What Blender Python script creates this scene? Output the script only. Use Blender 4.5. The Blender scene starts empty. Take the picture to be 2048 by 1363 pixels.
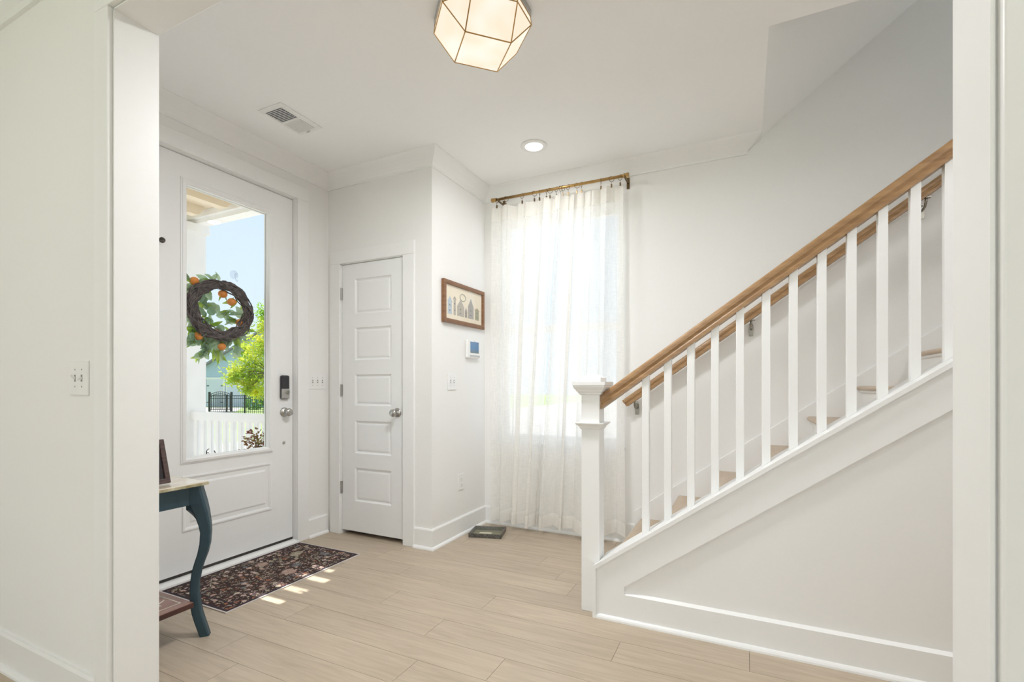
import bpy, bmesh, math, random
from mathutils import Vector, Matrix

scene = bpy.context.scene
col = scene.collection
random.seed(7)

# ------------------------------------------------------------------ camera
YAW = math.radians(25.843)
cam_d = bpy.data.cameras.new('camera')
cam_d.sensor_width = 36.0
cam_d.lens = 966.0 / 2048.0 * 36.0
cam_d.shift_y = 88.5 / 2048.0
cam_d.clip_start = 0.02
cam = bpy.data.objects.new('camera', cam_d)
cam.location = (0, 0, 1.135)
cam.rotation_euler = (math.radians(90), 0, YAW)
col.objects.link(cam)
scene.camera = cam

# ------------------------------------------------------------------ world, sun, area lights, exposure
world = bpy.data.worlds.new('sky')
scene.world = world
world.use_nodes = True
wn = world.node_tree
wn.nodes.clear()
w_out = wn.nodes.new('ShaderNodeOutputWorld')
w_bg = wn.nodes.new('ShaderNodeBackground')
w_tc = wn.nodes.new('ShaderNodeTexCoord')
w_sep = wn.nodes.new('ShaderNodeSeparateXYZ')
w_ramp = wn.nodes.new('ShaderNodeValToRGB')
w_ramp.color_ramp.elements[0].position = 0.0
w_ramp.color_ramp.elements[0].color = (0.78, 0.90, 1.0, 1)
w_ramp.color_ramp.elements[1].position = 0.9
w_ramp.color_ramp.elements[1].color = (0.52, 0.72, 1.0, 1)
wn.links.new(w_tc.outputs['Generated'], w_sep.inputs[0])
wn.links.new(w_sep.outputs['Z'], w_ramp.inputs[0])
wn.links.new(w_ramp.outputs[0], w_bg.inputs[0])
w_bg.inputs[1].default_value = 1.0
wn.links.new(w_bg.outputs[0], w_out.inputs[0])


def light(name, kind, loc, rot, energy, color=(1, 1, 1), size=None, size_y=None, angle=None, spread=None):
    l = bpy.data.lights.new(name, kind)
    l.energy = energy
    l.color = color
    if kind == 'AREA':
        if size_y:
            l.shape = 'RECTANGLE'
            l.size = size
            l.size_y = size_y
        else:
            l.shape = 'DISK'
            l.size = size
        if spread:
            l.spread = spread
    if kind == 'SUN':
        l.angle = angle
    o = bpy.data.objects.new(name, l)
    o.location = loc
    o.rotation_euler = rot
    col.objects.link(o)
    return o


SUN_T = 1.40                       # tangent of the sun's elevation; it shines along +X
sun_dir = Vector((1, 0, -SUN_T)).normalized()
light('sun', 'SUN', (-8, 2, 9), sun_dir.to_track_quat('-Z', 'Y').to_euler(), 8.0, (1.0, 0.96, 0.90), angle=math.radians(0.35))
# soft fill through an added window behind the camera; daylight through the upstairs window
light('back_window_fill', 'AREA', (-0.6, -4.30, 1.35), (math.radians(90), 0, 0), 46, (0.95, 0.975, 1.0), 3.6, 2.1)
light('daylight_upstairs', 'AREA', (3.66, 3.0, 4.3), (0, math.radians(90), 0), 9, (0.80, 0.95, 1.0), 1.3, 0.8)
# daylight through the curtained window
light('daylight_foyer_window', 'AREA', (-1.33, 3.72, 1.6), (math.radians(-90), 0, 0), 2.4, (0.97, 0.99, 1.0), 1.0, 1.75)
scene.view_settings.view_transform = 'Standard'
scene.view_settings.look = 'None'
scene.view_settings.gamma = 1.0
scene.view_settings.use_curve_mapping = False
scene.view_settings.exposure = 0.13
try:
    scene.cycles.max_bounces = 16
    scene.cycles.diffuse_bounces = 9
    scene.cycles.transparent_max_bounces = 24
except Exception:
    pass

# ------------------------------------------------------------------ materials


def mat(name, base=(0.8, 0.8, 0.8), rough=0.5, metal=0.0, spec=0.5, emis=None, estr=0.0, coat=0.0):
    m = bpy.data.materials.new(name)
    m.use_nodes = True
    b = m.node_tree.nodes['Principled BSDF']
    b.inputs['Base Color'].default_value = (*base, 1)
    b.inputs['Roughness'].default_value = rough
    b.inputs['Metallic'].default_value = metal
    b.inputs['Specular IOR Level'].default_value = spec
    b.inputs['Coat Weight'].default_value = coat
    if emis:
        b.inputs['Emission Color'].default_value = (*emis, 1)
        b.inputs['Emission Strength'].default_value = estr
    return m


def nodes(m):
    return m.node_tree.nodes, m.node_tree.links, m.node_tree.nodes['Principled BSDF']


def noisy(name, c1, c2, scale=8, rough=0.5, stretch=(1, 1, 1), bump=0.0, detail=4, metal=0.0, spec=0.5, coat=0.0, obj_random=0.0):
    m = mat(name, c1, rough, metal, spec, coat=coat)
    n, l, b = nodes(m)
    tc = n.new('ShaderNodeTexCoord')
    mp = n.new('ShaderNodeMapping')
    mp.inputs['Scale'].default_value = stretch
    no = n.new('ShaderNodeTexNoise')
    no.inputs['Scale'].default_value = scale
    no.inputs['Detail'].default_value = detail
    rp = n.new('ShaderNodeValToRGB')
    rp.color_ramp.elements[0].position = 0.3
    rp.color_ramp.elements[1].position = 0.7
    rp.color_ramp.elements[0].color = (*c1, 1)
    rp.color_ramp.elements[1].color = (*c2, 1)
    l.new(tc.outputs['Object'], mp.inputs[0])
    l.new(mp.outputs[0], no.inputs[0])
    l.new(no.outputs[0], rp.inputs[0])
    src = rp.outputs[0]
    if obj_random:
        oi = n.new('ShaderNodeObjectInfo')
        hs = n.new('ShaderNodeHueSaturation')
        mr = n.new('ShaderNodeMapRange')
        mr.inputs['To Min'].default_value = 1 - obj_random
        mr.inputs['To Max'].default_value = 1 + obj_random
        l.new(oi.outputs['Random'], mr.inputs[0])
        l.new(mr.outputs[0], hs.inputs['Value'])
        l.new(src, hs.inputs['Color'])
        src = hs.outputs[0]
    l.new(src, b.inputs['Base Color'])
    if bump:
        bp = n.new('ShaderNodeBump')
        bp.inputs['Strength'].default_value = bump
        bp.inputs['Distance'].default_value = 0.002
        l.new(no.outputs[0], bp.inputs['Height'])
        l.new(bp.outputs[0], b.inputs['Normal'])
    return m


def plank_material():
    m = mat('oak_plank', (0.6, 0.48, 0.35), 0.42, 0, 0.45)
    n, l, b = nodes(m)
    geo = n.new('ShaderNodeNewGeometry')
    oi = n.new('ShaderNodeObjectInfo')
    add = n.new('ShaderNodeVectorMath')
    add.operation = 'ADD'
    sc = n.new('ShaderNodeVectorMath')
    sc.operation = 'SCALE'
    sc.inputs[0].default_value = (13.1, 7.7, 3.3)
    l.new(oi.outputs['Random'], sc.inputs['Scale'])
    l.new(geo.outputs['Position'], add.inputs[0])
    l.new(sc.outputs[0], add.inputs[1])
    mp = n.new('ShaderNodeMapping')
    mp.inputs['Scale'].default_value = (1.3, 16, 1)
    l.new(add.outputs[0], mp.inputs[0])
    no = n.new('ShaderNodeTexNoise')
    no.inputs['Scale'].default_value = 2.6
    no.inputs['Detail'].default_value = 8
    no.inputs['Roughness'].default_value = 0.62
    no.inputs['Distortion'].default_value = 0.7
    l.new(mp.outputs[0], no.inputs[0])
    rp = n.new('ShaderNodeValToRGB')
    e = rp.color_ramp.elements
    e[0].position = 0.25
    e[0].color = (0.40, 0.322, 0.24, 1)
    e[1].position = 0.62
    e[1].color = (0.52, 0.432, 0.332, 1)
    l.new(no.outputs[0], rp.inputs[0])
    no2 = n.new('ShaderNodeTexNoise')
    no2.inputs['Scale'].default_value = 1.7
    l.new(add.outputs[0], no2.inputs[0])
    hs = n.new('ShaderNodeHueSaturation')
    mr = n.new('ShaderNodeMapRange')
    mr.inputs['To Min'].default_value = 0.95
    mr.inputs['To Max'].default_value = 1.04
    l.new(oi.outputs['Random'], mr.inputs[0])
    l.new(mr.outputs[0], hs.inputs['Value'])
    l.new(rp.outputs[0], hs.inputs['Color'])
    mx = n.new('ShaderNodeMix')
    mx.data_type = 'RGBA'
    mx.blend_type = 'OVERLAY'
    mx.inputs[0].default_value = 0.12
    l.new(hs.outputs[0], mx.inputs[6])
    l.new(no2.outputs[0], mx.inputs[7])
    l.new(mx.outputs[2], b.inputs['Base Color'])
    bp = n.new('ShaderNodeBump')
    bp.inputs['Strength'].default_value = 0.12
    bp.inputs['Distance'].default_value = 0.001
    l.new(no.outputs[0], bp.inputs['Height'])
    l.new(bp.outputs[0], b.inputs['Normal'])
    return m


def wood_rail(name, c1, c2, direction=(1, 14, 14)):
    m = noisy(name, c1, c2, 3.5, 0.38, direction, 0.1, 7)
    return m


def glass_material(name, tint=(1, 1, 1), rough=0.0, ior=1.45, refl=1.0):
    m = bpy.data.materials.new(name)
    m.use_nodes = True
    n, l = m.node_tree.nodes, m.node_tree.links
    n.clear()
    out = n.new('ShaderNodeOutputMaterial')
    tr = n.new('ShaderNodeBsdfTransparent')
    tr.inputs[0].default_value = (*tint, 1)
    gl = n.new('ShaderNodeBsdfGlossy')
    gl.inputs['Roughness'].default_value = rough
    fr = n.new('ShaderNodeFresnel')
    fr.inputs[0].default_value = ior
    mu = n.new('ShaderNodeMath')
    mu.operation = 'MULTIPLY'
    mu.inputs[1].default_value = refl
    mx = n.new('ShaderNodeMixShader')
    geo = n.new('ShaderNodeNewGeometry')
    inv = n.new('ShaderNodeMath')
    inv.operation = 'SUBTRACT'
    inv.inputs[0].default_value = 1.0
    l.new(geo.outputs['Backfacing'], inv.inputs[1])
    m3 = n.new('ShaderNodeMath')
    m3.operation = 'MULTIPLY'
    l.new(fr.outputs[0], mu.inputs[0])
    l.new(mu.outputs[0], m3.inputs[0])
    l.new(inv.outputs[0], m3.inputs[1])
    l.new(m3.outputs[0], mx.inputs[0])
    l.new(tr.outputs[0], mx.inputs[1])
    l.new(gl.outputs[0], mx.inputs[2])
    l.new(mx.outputs[0], out.inputs[0])
    return m


def sheer_material(name, opacity, c=(0.95, 0.94, 0.915)):
    m = bpy.data.materials.new(name)
    m.use_nodes = True
    n, l = m.node_tree.nodes, m.node_tree.links
    n.clear()
    out = n.new('ShaderNodeOutputMaterial')
    tc = n.new('ShaderNodeTexCoord')

    def thread(s):
        mp = n.new('ShaderNodeMapping')
        mp.inputs['Scale'].default_value = s
        no = n.new('ShaderNodeTexNoise')
        no.inputs['Scale'].default_value = 1.0
        no.inputs['Detail'].default_value = 3
        l.new(tc.outputs['Object'], mp.inputs[0])
        l.new(mp.outputs[0], no.inputs[0])
        return no
    a = thread((25, 25, 420))
    b = thread((420, 100, 12))
    ad = n.new('ShaderNodeMath')
    ad.operation = 'ADD'
    l.new(a.outputs[0], ad.inputs[0])
    l.new(b.outputs[0], ad.inputs[1])
    mr = n.new('ShaderNodeMapRange')
    mr.inputs['From Min'].default_value = 0.7
    mr.inputs['From Max'].default_value = 1.3
    mr.inputs['To Min'].default_value = max(0.0, opacity - 0.07)
    mr.inputs['To Max'].default_value = min(1.0, opacity + 0.07)
    l.new(ad.outputs[0], mr.inputs[0])
    di = n.new('ShaderNodeBsdfDiffuse')
    di.inputs[0].default_value = (*c, 1)
    tl = n.new('ShaderNodeBsdfTranslucent')
    tl.inputs[0].default_value = (*c, 1)
    m1 = n.new('ShaderNodeMixShader')
    m1.inputs[0].default_value = 0.45
    l.new(di.outputs[0], m1.inputs[1])
    l.new(tl.outputs[0], m1.inputs[2])
    tr = n.new('ShaderNodeBsdfTransparent')
    m2 = n.new('ShaderNodeMixShader')
    l.new(mr.outputs[0], m2.inputs[0])
    l.new(tr.outputs[0], m2.inputs[1])
    l.new(m1.outputs[0], m2.inputs[2])
    l.new(m2.outputs[0], out.inputs[0])
    return m


def rug_material():
    m = mat('rug_weave', (0.06, 0.045, 0.045), 0.9, 0, 0.1)
    n, l, b = nodes(m)
    tc = n.new('ShaderNodeTexCoord')
    sp = n.new('ShaderNodeSeparateXYZ')
    l.new(tc.outputs['Object'], sp.inputs[0])

    def math_(op, a, c=None, clamp=False):
        k = n.new('ShaderNodeMath')
        k.operation = op
        k.use_clamp = clamp
        for i, v in enumerate((a, c)):
            if v is None:
                continue
            if isinstance(v, (int, float)):
                k.inputs[i].default_value = v
            else:
                l.new(v, k.inputs[i])
        return k.outputs[0]
    # distance to the rug's edge, in metres (the rug is 0.572 by 0.93)
    ax = math_('SUBTRACT', 0.286, math_('ABSOLUTE', sp.outputs['X']))
    ay = math_('SUBTRACT', 0.465, math_('ABSOLUTE', sp.outputs['Y']))
    edge = math_('MINIMUM', ax, ay)

    def vor(scale, lo, hi, seed):
        mp = n.new('ShaderNodeMapping')
        mp.inputs['Location'].default_value = (seed, seed * 0.7, 0)
        nz = n.new('ShaderNodeTexNoise')
        nz.inputs['Scale'].default_value = scale * 1.3
        mxv = n.new('ShaderNodeMix')
        mxv.data_type = 'VECTOR'
        mxv.inputs[0].default_value = 0.035
        l.new(tc.outputs['Object'], mp.inputs[0])
        l.new(mp.outputs[0], nz.inputs[0])
        l.new(mp.outputs[0], mxv.inputs[4])
        l.new(nz.outputs['Color'], mxv.inputs[5])
        v = n.new('ShaderNodeTexVoronoi')
        v.inputs['Scale'].default_value = scale
        v.inputs['Randomness'].default_value = 0.85
        l.new(mxv.outputs[1], v.inputs['Vector'])
        r = n.new('ShaderNodeMapRange')
        r.inputs['From Min'].default_value = lo
        r.inputs['From Max'].default_value = hi
        r.inputs['To Min'].default_value = 1
        r.inputs['To Max'].default_value = 0
        l.new(v.outputs['Distance'], r.inputs[0])
        pal = n.new('ShaderNodeValToRGB')
        pal.color_ramp.interpolation = 'CONSTANT'
        cols = [(0.0, (0.46, 0.32, 0.27)), (0.22, (0.36, 0.32, 0.24)), (0.42, (0.50, 0.38, 0.33)), (0.58, (0.22, 0.20, 0.14)),
                (0.72, (0.30, 0.13, 0.08)), (0.84, (0.16, 0.17, 0.19)), (0.93, (0.55, 0.46, 0.40))]
        e = pal.color_ramp.elements
        e[0].position, e[0].color = cols[0][0], (*cols[0][1], 1)
        e[1].position, e[1].color = cols[1][0], (*cols[1][1], 1)
        for p, c in cols[2:]:
            k = e.new(p)
            k.color = (*c, 1)
        sep = n.new('ShaderNodeSeparateColor')
        l.new(v.outputs['Color'], sep.inputs[0])
        l.new(sep.outputs[0], pal.inputs[0])
        return r.outputs[0], pal.outputs[0], sep.outputs[1]
    cur = None

    def over(base, top, fac):
        k = n.new('ShaderNodeMix')
        k.data_type = 'RGBA'
        if isinstance(base, tuple):
            k.inputs[6].default_value = (*base, 1)
        else:
            l.new(base, k.inputs[6])
        if isinstance(top, tuple):
            k.inputs[7].default_value = (*top, 1)
        else:
            l.new(top, k.inputs[7])
        l.new(fac, k.inputs[0])
        return k.outputs[2]
    f1, c1, s1 = vor(66, 0.32, 0.42, 0.0)
    f2, c2, s2 = vor(30, 0.36, 0.42, 3.1)
    f3, c3, s3 = vor(9, 0.30, 0.42, 5.3)
    cur = over((0.055, 0.036, 0.034), c1, math_('MULTIPLY', f1, math_('GREATER_THAN', s1, 0.25)))
    cur = over(cur, c2, math_('MULTIPLY', f2, math_('GREATER_THAN', s2, 0.42)))
    field = math_('GREATER_THAN', edge, 0.085)
    cur = over(cur, c3, math_('MULTIPLY', math_('MULTIPLY', f3, field), math_('MULTIPLY', math_('GREATER_THAN', s3, 0.62), 0.75)))

    def band(lo, hi):
        return math_('MULTIPLY', math_('GREATER_THAN', edge, lo), math_('LESS_THAN', edge, hi))
    cur = over(cur, (0.045, 0.035, 0.045), band(0.075, 0.083))
    cur = over(cur, (0.05, 0.04, 0.05), band(0.008, 0.024))
    cur = over(cur, (0.62, 0.57, 0.54), math_('LESS_THAN', edge, 0.008))
    l.new(cur, b.inputs['Base Color'])
    nb = n.new('ShaderNodeTexNoise')
    nb.inputs['Scale'].default_value = 400
    l.new(tc.outputs['Object'], nb.inputs[0])
    bp = n.new('ShaderNodeBump')
    bp.inputs['Strength'].default_value = 0.4
    bp.inputs['Distance'].default_value = 0.002
    l.new(nb.outputs[0], bp.inputs['Height'])
    l.new(bp.outputs[0], b.inputs['Normal'])
    return m


def leaf_material(name, c1, c2, scale=3.0, trans=0.35):
    m = bpy.data.materials.new(name)
    m.use_nodes = True
    n, l = m.node_tree.nodes, m.node_tree.links
    n.clear()
    out = n.new('ShaderNodeOutputMaterial')
    geo = n.new('ShaderNodeNewGeometry')
    no = n.new('ShaderNodeTexNoise')
    no.inputs['Scale'].default_value = scale
    no.inputs['Detail'].default_value = 3
    l.new(geo.outputs['Position'], no.inputs[0])
    rp = n.new('ShaderNodeValToRGB')
    rp.color_ramp.elements[0].position = 0.35
    rp.color_ramp.elements[1].position = 0.65
    rp.color_ramp.elements[0].color = (*c1, 1)
    rp.color_ramp.elements[1].color = (*c2, 1)
    l.new(no.outputs[0], rp.inputs[0])
    di = n.new('ShaderNodeBsdfDiffuse')
    tl = n.new('ShaderNodeBsdfTranslucent')
    l.new(rp.outputs[0], di.inputs[0])
    l.new(rp.outputs[0], tl.inputs[0])
    mx = n.new('ShaderNodeMixShader')
    mx.inputs[0].default_value = trans
    l.new(di.outputs[0], mx.inputs[1])
    l.new(tl.outputs[0], mx.inputs[2])
    l.new(mx.outputs[0], out.inputs[0])
    return m


M = {}
M['wall'] = noisy('wall_paint', (0.845, 0.84, 0.828), (0.855, 0.85, 0.838), 60, 0.75, bump=0.03, spec=0.25)
M['ceiling'] = noisy('ceiling_paint', (0.915, 0.922, 0.925), (0.925, 0.932, 0.935), 60, 0.85, bump=0.03, spec=0.2)
M['trim'] = noisy('trim_paint', (0.855, 0.857, 0.852), (0.865, 0.867, 0.862), 30, 0.38, bump=0.02)
M['door'] = noisy('door_paint', (0.845, 0.85, 0.852), (0.855, 0.86, 0.862), 30, 0.34, bump=0.02)
M['plank'] = plank_material()
M['gap'] = mat('floor_gap', (0.16, 0.11, 0.07), 0.8)
M['tread'] = wood_rail('oak_tread', (0.48, 0.37, 0.265), (0.56, 0.45, 0.34), (10, 1.2, 10))
M['rail'] = wood_rail('oak_handrail', (0.27, 0.15, 0.065), (0.41, 0.245, 0.115), (1.2, 22, 16))
M['nickel'] = noisy('brushed_nickel', (0.46, 0.45, 0.43), (0.56, 0.55, 0.53), 40, 0.28, (1, 1, 1), metal=1.0)
M['bracketmetal'] = noisy('aged_nickel', (0.26, 0.24, 0.20), (0.36, 0.34, 0.30), 40, 0.35, metal=1.0)
M['brass'] = noisy('aged_brass', (0.42, 0.26, 0.10), (0.55, 0.36, 0.15), 30, 0.32, metal=1.0)
M['darkbrass'] = noisy('dark_bronze', (0.16, 0.11, 0.06), (0.24, 0.17, 0.09), 40, 0.4, metal=1.0)
M['black'] = noisy('black_plastic', (0.025, 0.025, 0.03), (0.035, 0.035, 0.04), 30, 0.35)
M['rubber'] = noisy('dark_rubber', (0.03, 0.027, 0.025), (0.05, 0.045, 0.04), 30, 0.8)
M['plastic'] = noisy('white_plastic', (0.84, 0.84, 0.83), (0.85, 0.85, 0.84), 20, 0.35)
M['slot'] = mat('switch_slot', (0.28, 0.27, 0.26), 0.6)
M['vent'] = noisy('vent_enamel', (0.84, 0.84, 0.83), (0.86, 0.86, 0.85), 20, 0.4)
M['ventdark'] = noisy('vent_inside', (0.16, 0.17, 0.20), (0.2, 0.21, 0.24), 20, 0.8)
M['glass'] = glass_material('door_glass', (0.98, 0.99, 0.99), 0.0, 1.45, 0.55)
M['winglass'] = glass_material('window_glass', (0.98, 0.99, 1.0), 0.0, 1.45, 0.6)
M['picglass'] = glass_material('picture_glass', (1, 1, 1), 0.0, 1.45, 1.0)
M['smoked'] = glass_material('smoked_glass', (0.93, 0.945, 0.90), 0.03, 1.5, 1.0)
M['clear'] = glass_material('clear_plastic', (0.93, 0.94, 0.95), 0.08, 1.5, 1.6)
M['sheer'] = sheer_material('sheer_linen', 0.74)
M['hem'] = sheer_material('sheer_linen_double', 0.97, (0.92, 0.905, 0.87))
M['lowhem'] = sheer_material('sheer_linen_hem', 0.88)
M['rug'] = rug_material()
M['teal'] = noisy('teal_paint', (0.018, 0.045, 0.065), (0.03, 0.07, 0.095), 14, 0.42, (1, 1, 0.25), 0.1)
M['tabletop'] = noisy('painted_tabletop', (0.50, 0.40, 0.27), (0.75, 0.70, 0.60), 6, 0.18, bump=0.05, coat=0.6)
M['tableedge'] = noisy('painted_table_edge', (0.26, 0.22, 0.10), (0.60, 0.55, 0.40), 22, 0.4, (1, 1, 0.3), 0.1)
M['shelf'] = noisy('inlaid_shelf_wood', (0.20, 0.075, 0.05), (0.34, 0.17, 0.13), 6, 0.3, (14, 1, 1), 0.05, coat=0.4)
M['shelfedge'] = noisy('dark_shelf_edge', (0.045, 0.018, 0.014), (0.08, 0.03, 0.025), 12, 0.4)
M['inlay'] = noisy('pale_inlay', (0.62, 0.56, 0.45), (0.70, 0.66, 0.56), 20, 0.4)
M['inlaygreen'] = noisy('green_inlay', (0.36, 0.42, 0.32), (0.50, 0.55, 0.45), 20, 0.4)
M['darkframe'] = noisy('dark_frame_wood', (0.05, 0.028, 0.025), (0.10, 0.06, 0.055), 12, 0.35, (1, 1, 8), 0.05)
M['darkpic'] = noisy('dark_picture', (0.02, 0.018, 0.022), (0.04, 0.03, 0.035), 6, 0.25)
M['walnut'] = noisy('walnut_frame', (0.17, 0.075, 0.03), (0.27, 0.13, 0.06), 5, 0.38, (1, 2, 18), 0.1)
M['paper'] = noisy('print_paper', (0.80, 0.70, 0.53), (0.86, 0.78, 0.64), 4, 0.7)
M['lampglass'] = None
M['pewter'] = noisy('dark_pewter', (0.05, 0.045, 0.04), (0.2, 0.19, 0.17), 18, 0.35, (1, 1, 8), 0.2, metal=0.9)
M['porchwhite'] = noisy('porch_white_paint', (0.78, 0.78, 0.78), (0.82, 0.82, 0.82), 8, 0.6)
M['porchwood'] = noisy('porch_ceiling_paint', (0.66, 0.57, 0.44), (0.72, 0.63, 0.50), 5, 0.7, (6, 1, 1), 0.05)
M['porchfloor'] = noisy('porch_floor_boards', (0.50, 0.48, 0.45), (0.56, 0.54, 0.51), 5, 0.7)
M['iron'] = noisy('black_iron', (0.012, 0.013, 0.018), (0.02, 0.02, 0.026), 20, 0.4)
M['siding'] = noisy('blue_siding', (0.42, 0.54, 0.66), (0.45, 0.57, 0.69), 3, 0.6)
M['shed'] = noisy('pale_shed_door', (0.62, 0.66, 0.74), (0.65, 0.69, 0.77), 3, 0.6)
M['roof'] = noisy('grey_shingle', (0.22, 0.22, 0.23), (0.30, 0.30, 0.31), 6, 0.9)
M['lawn'] = noisy('lawn_grass', (0.20, 0.30, 0.08), (0.33, 0.42, 0.15), 1.3, 0.9)
M['patio'] = noisy('pale_patio', (0.42, 0.395, 0.36), (0.48, 0.45, 0.41), 1.0, 0.9)
M['bark'] = noisy('tree_bark', (0.16, 0.12, 0.08), (0.25, 0.19, 0.13), 5, 0.9, bump=0.4)
M['treeleaf'] = leaf_material('tree_foliage', (0.24, 0.46, 0.06), (0.74, 0.72, 0.10), 1.1, 0.5)
M['shrubleaf'] = leaf_material('shrub_foliage', (0.10, 0.24, 0.06), (0.24, 0.40, 0.12), 0.9, 0.3)
M['eucleaf'] = leaf_material('eucalyptus_leaf', (0.28, 0.42, 0.28), (0.52, 0.64, 0.46), 9, 0.5)
M['greenleaf'] = leaf_material('bright_leaf', (0.24, 0.40, 0.05), (0.50, 0.62, 0.14), 9, 0.5)
M['vine'] = noisy('grapevine_twig', (0.06, 0.046, 0.048), (0.17, 0.135, 0.13), 40, 0.85, bump=0.5)
M['orange'] = noisy('orange_fruit', (0.70, 0.20, 0.025), (0.82, 0.30, 0.05), 25, 0.5, bump=0.15)
M['redleaf'] = leaf_material('red_plant_leaf', (0.22, 0.06, 0.05), (0.28, 0.24, 0.08), 14, 0.3)
M['terracotta'] = noisy('grey_pot', (0.55, 0.54, 0.53), (0.62, 0.61, 0.60), 12, 0.7)


def lamp_glass():
    m = mat('frosted_lamp_glass', (0.9, 0.85, 0.75), 0.5)
    n, l, b = nodes(m)
    geo = n.new('ShaderNodeNewGeometry')
    no = n.new('ShaderNodeTexNoise')
    no.inputs['Scale'].default_value = 7.0
    no.inputs['Detail'].default_value = 1.0
    l.new(geo.outputs['Position'], no.inputs[0])
    rp = n.new('ShaderNodeValToRGB')
    rp.color_ramp.elements[0].position = 0.40
    rp.color_ramp.elements[0].color = (0.96, 0.82, 0.64, 1)
    rp.color_ramp.elements[1].position = 0.62
    rp.color_ramp.elements[1].color = (1.0, 0.95, 0.83, 1)
    l.new(no.outputs[0], rp.inputs[0])
    l.new(rp.outputs[0], b.inputs['Emission Color'])
    b.inputs['Emission Strength'].default_value = 0.80
    b.inputs['Base Color'].default_value = (0.30, 0.28, 0.25, 1)
    return m


M['lampglass'] = lamp_glass()
M['downlight'] = mat('downlight_lens', (0.9, 0.9, 0.9), 0.5, emis=(1.0, 0.98, 0.94), estr=1.4)


def screen_material():
    m = mat('keypad_screen', (0.02, 0.03, 0.05), 0.15)
    n, l, b = nodes(m)
    tc = n.new('ShaderNodeTexCoord')
    sp = n.new('ShaderNodeSeparateXYZ')
    l.new(tc.outputs['Generated'], sp.inputs[0])
    rp = n.new('ShaderNodeValToRGB')
    e = rp.color_ramp.elements
    e[0].position, e[0].color = 0.0, (0.13, 0.17, 0.15, 1)
    e[1].position, e[1].color = 1.0, (0.12, 0.22, 0.36, 1)
    k = e.new(0.45)
    k.color = (0.08, 0.20, 0.36, 1)
    l.new(sp.outputs['Z'], rp.inputs[0])
    l.new(rp.outputs[0], b.inputs['Emission Color'])
    b.inputs['Emission Strength'].default_value = 0.8
    return m


M['screen'] = screen_material()

# ------------------------------------------------------------------ mesh helpers


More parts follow.
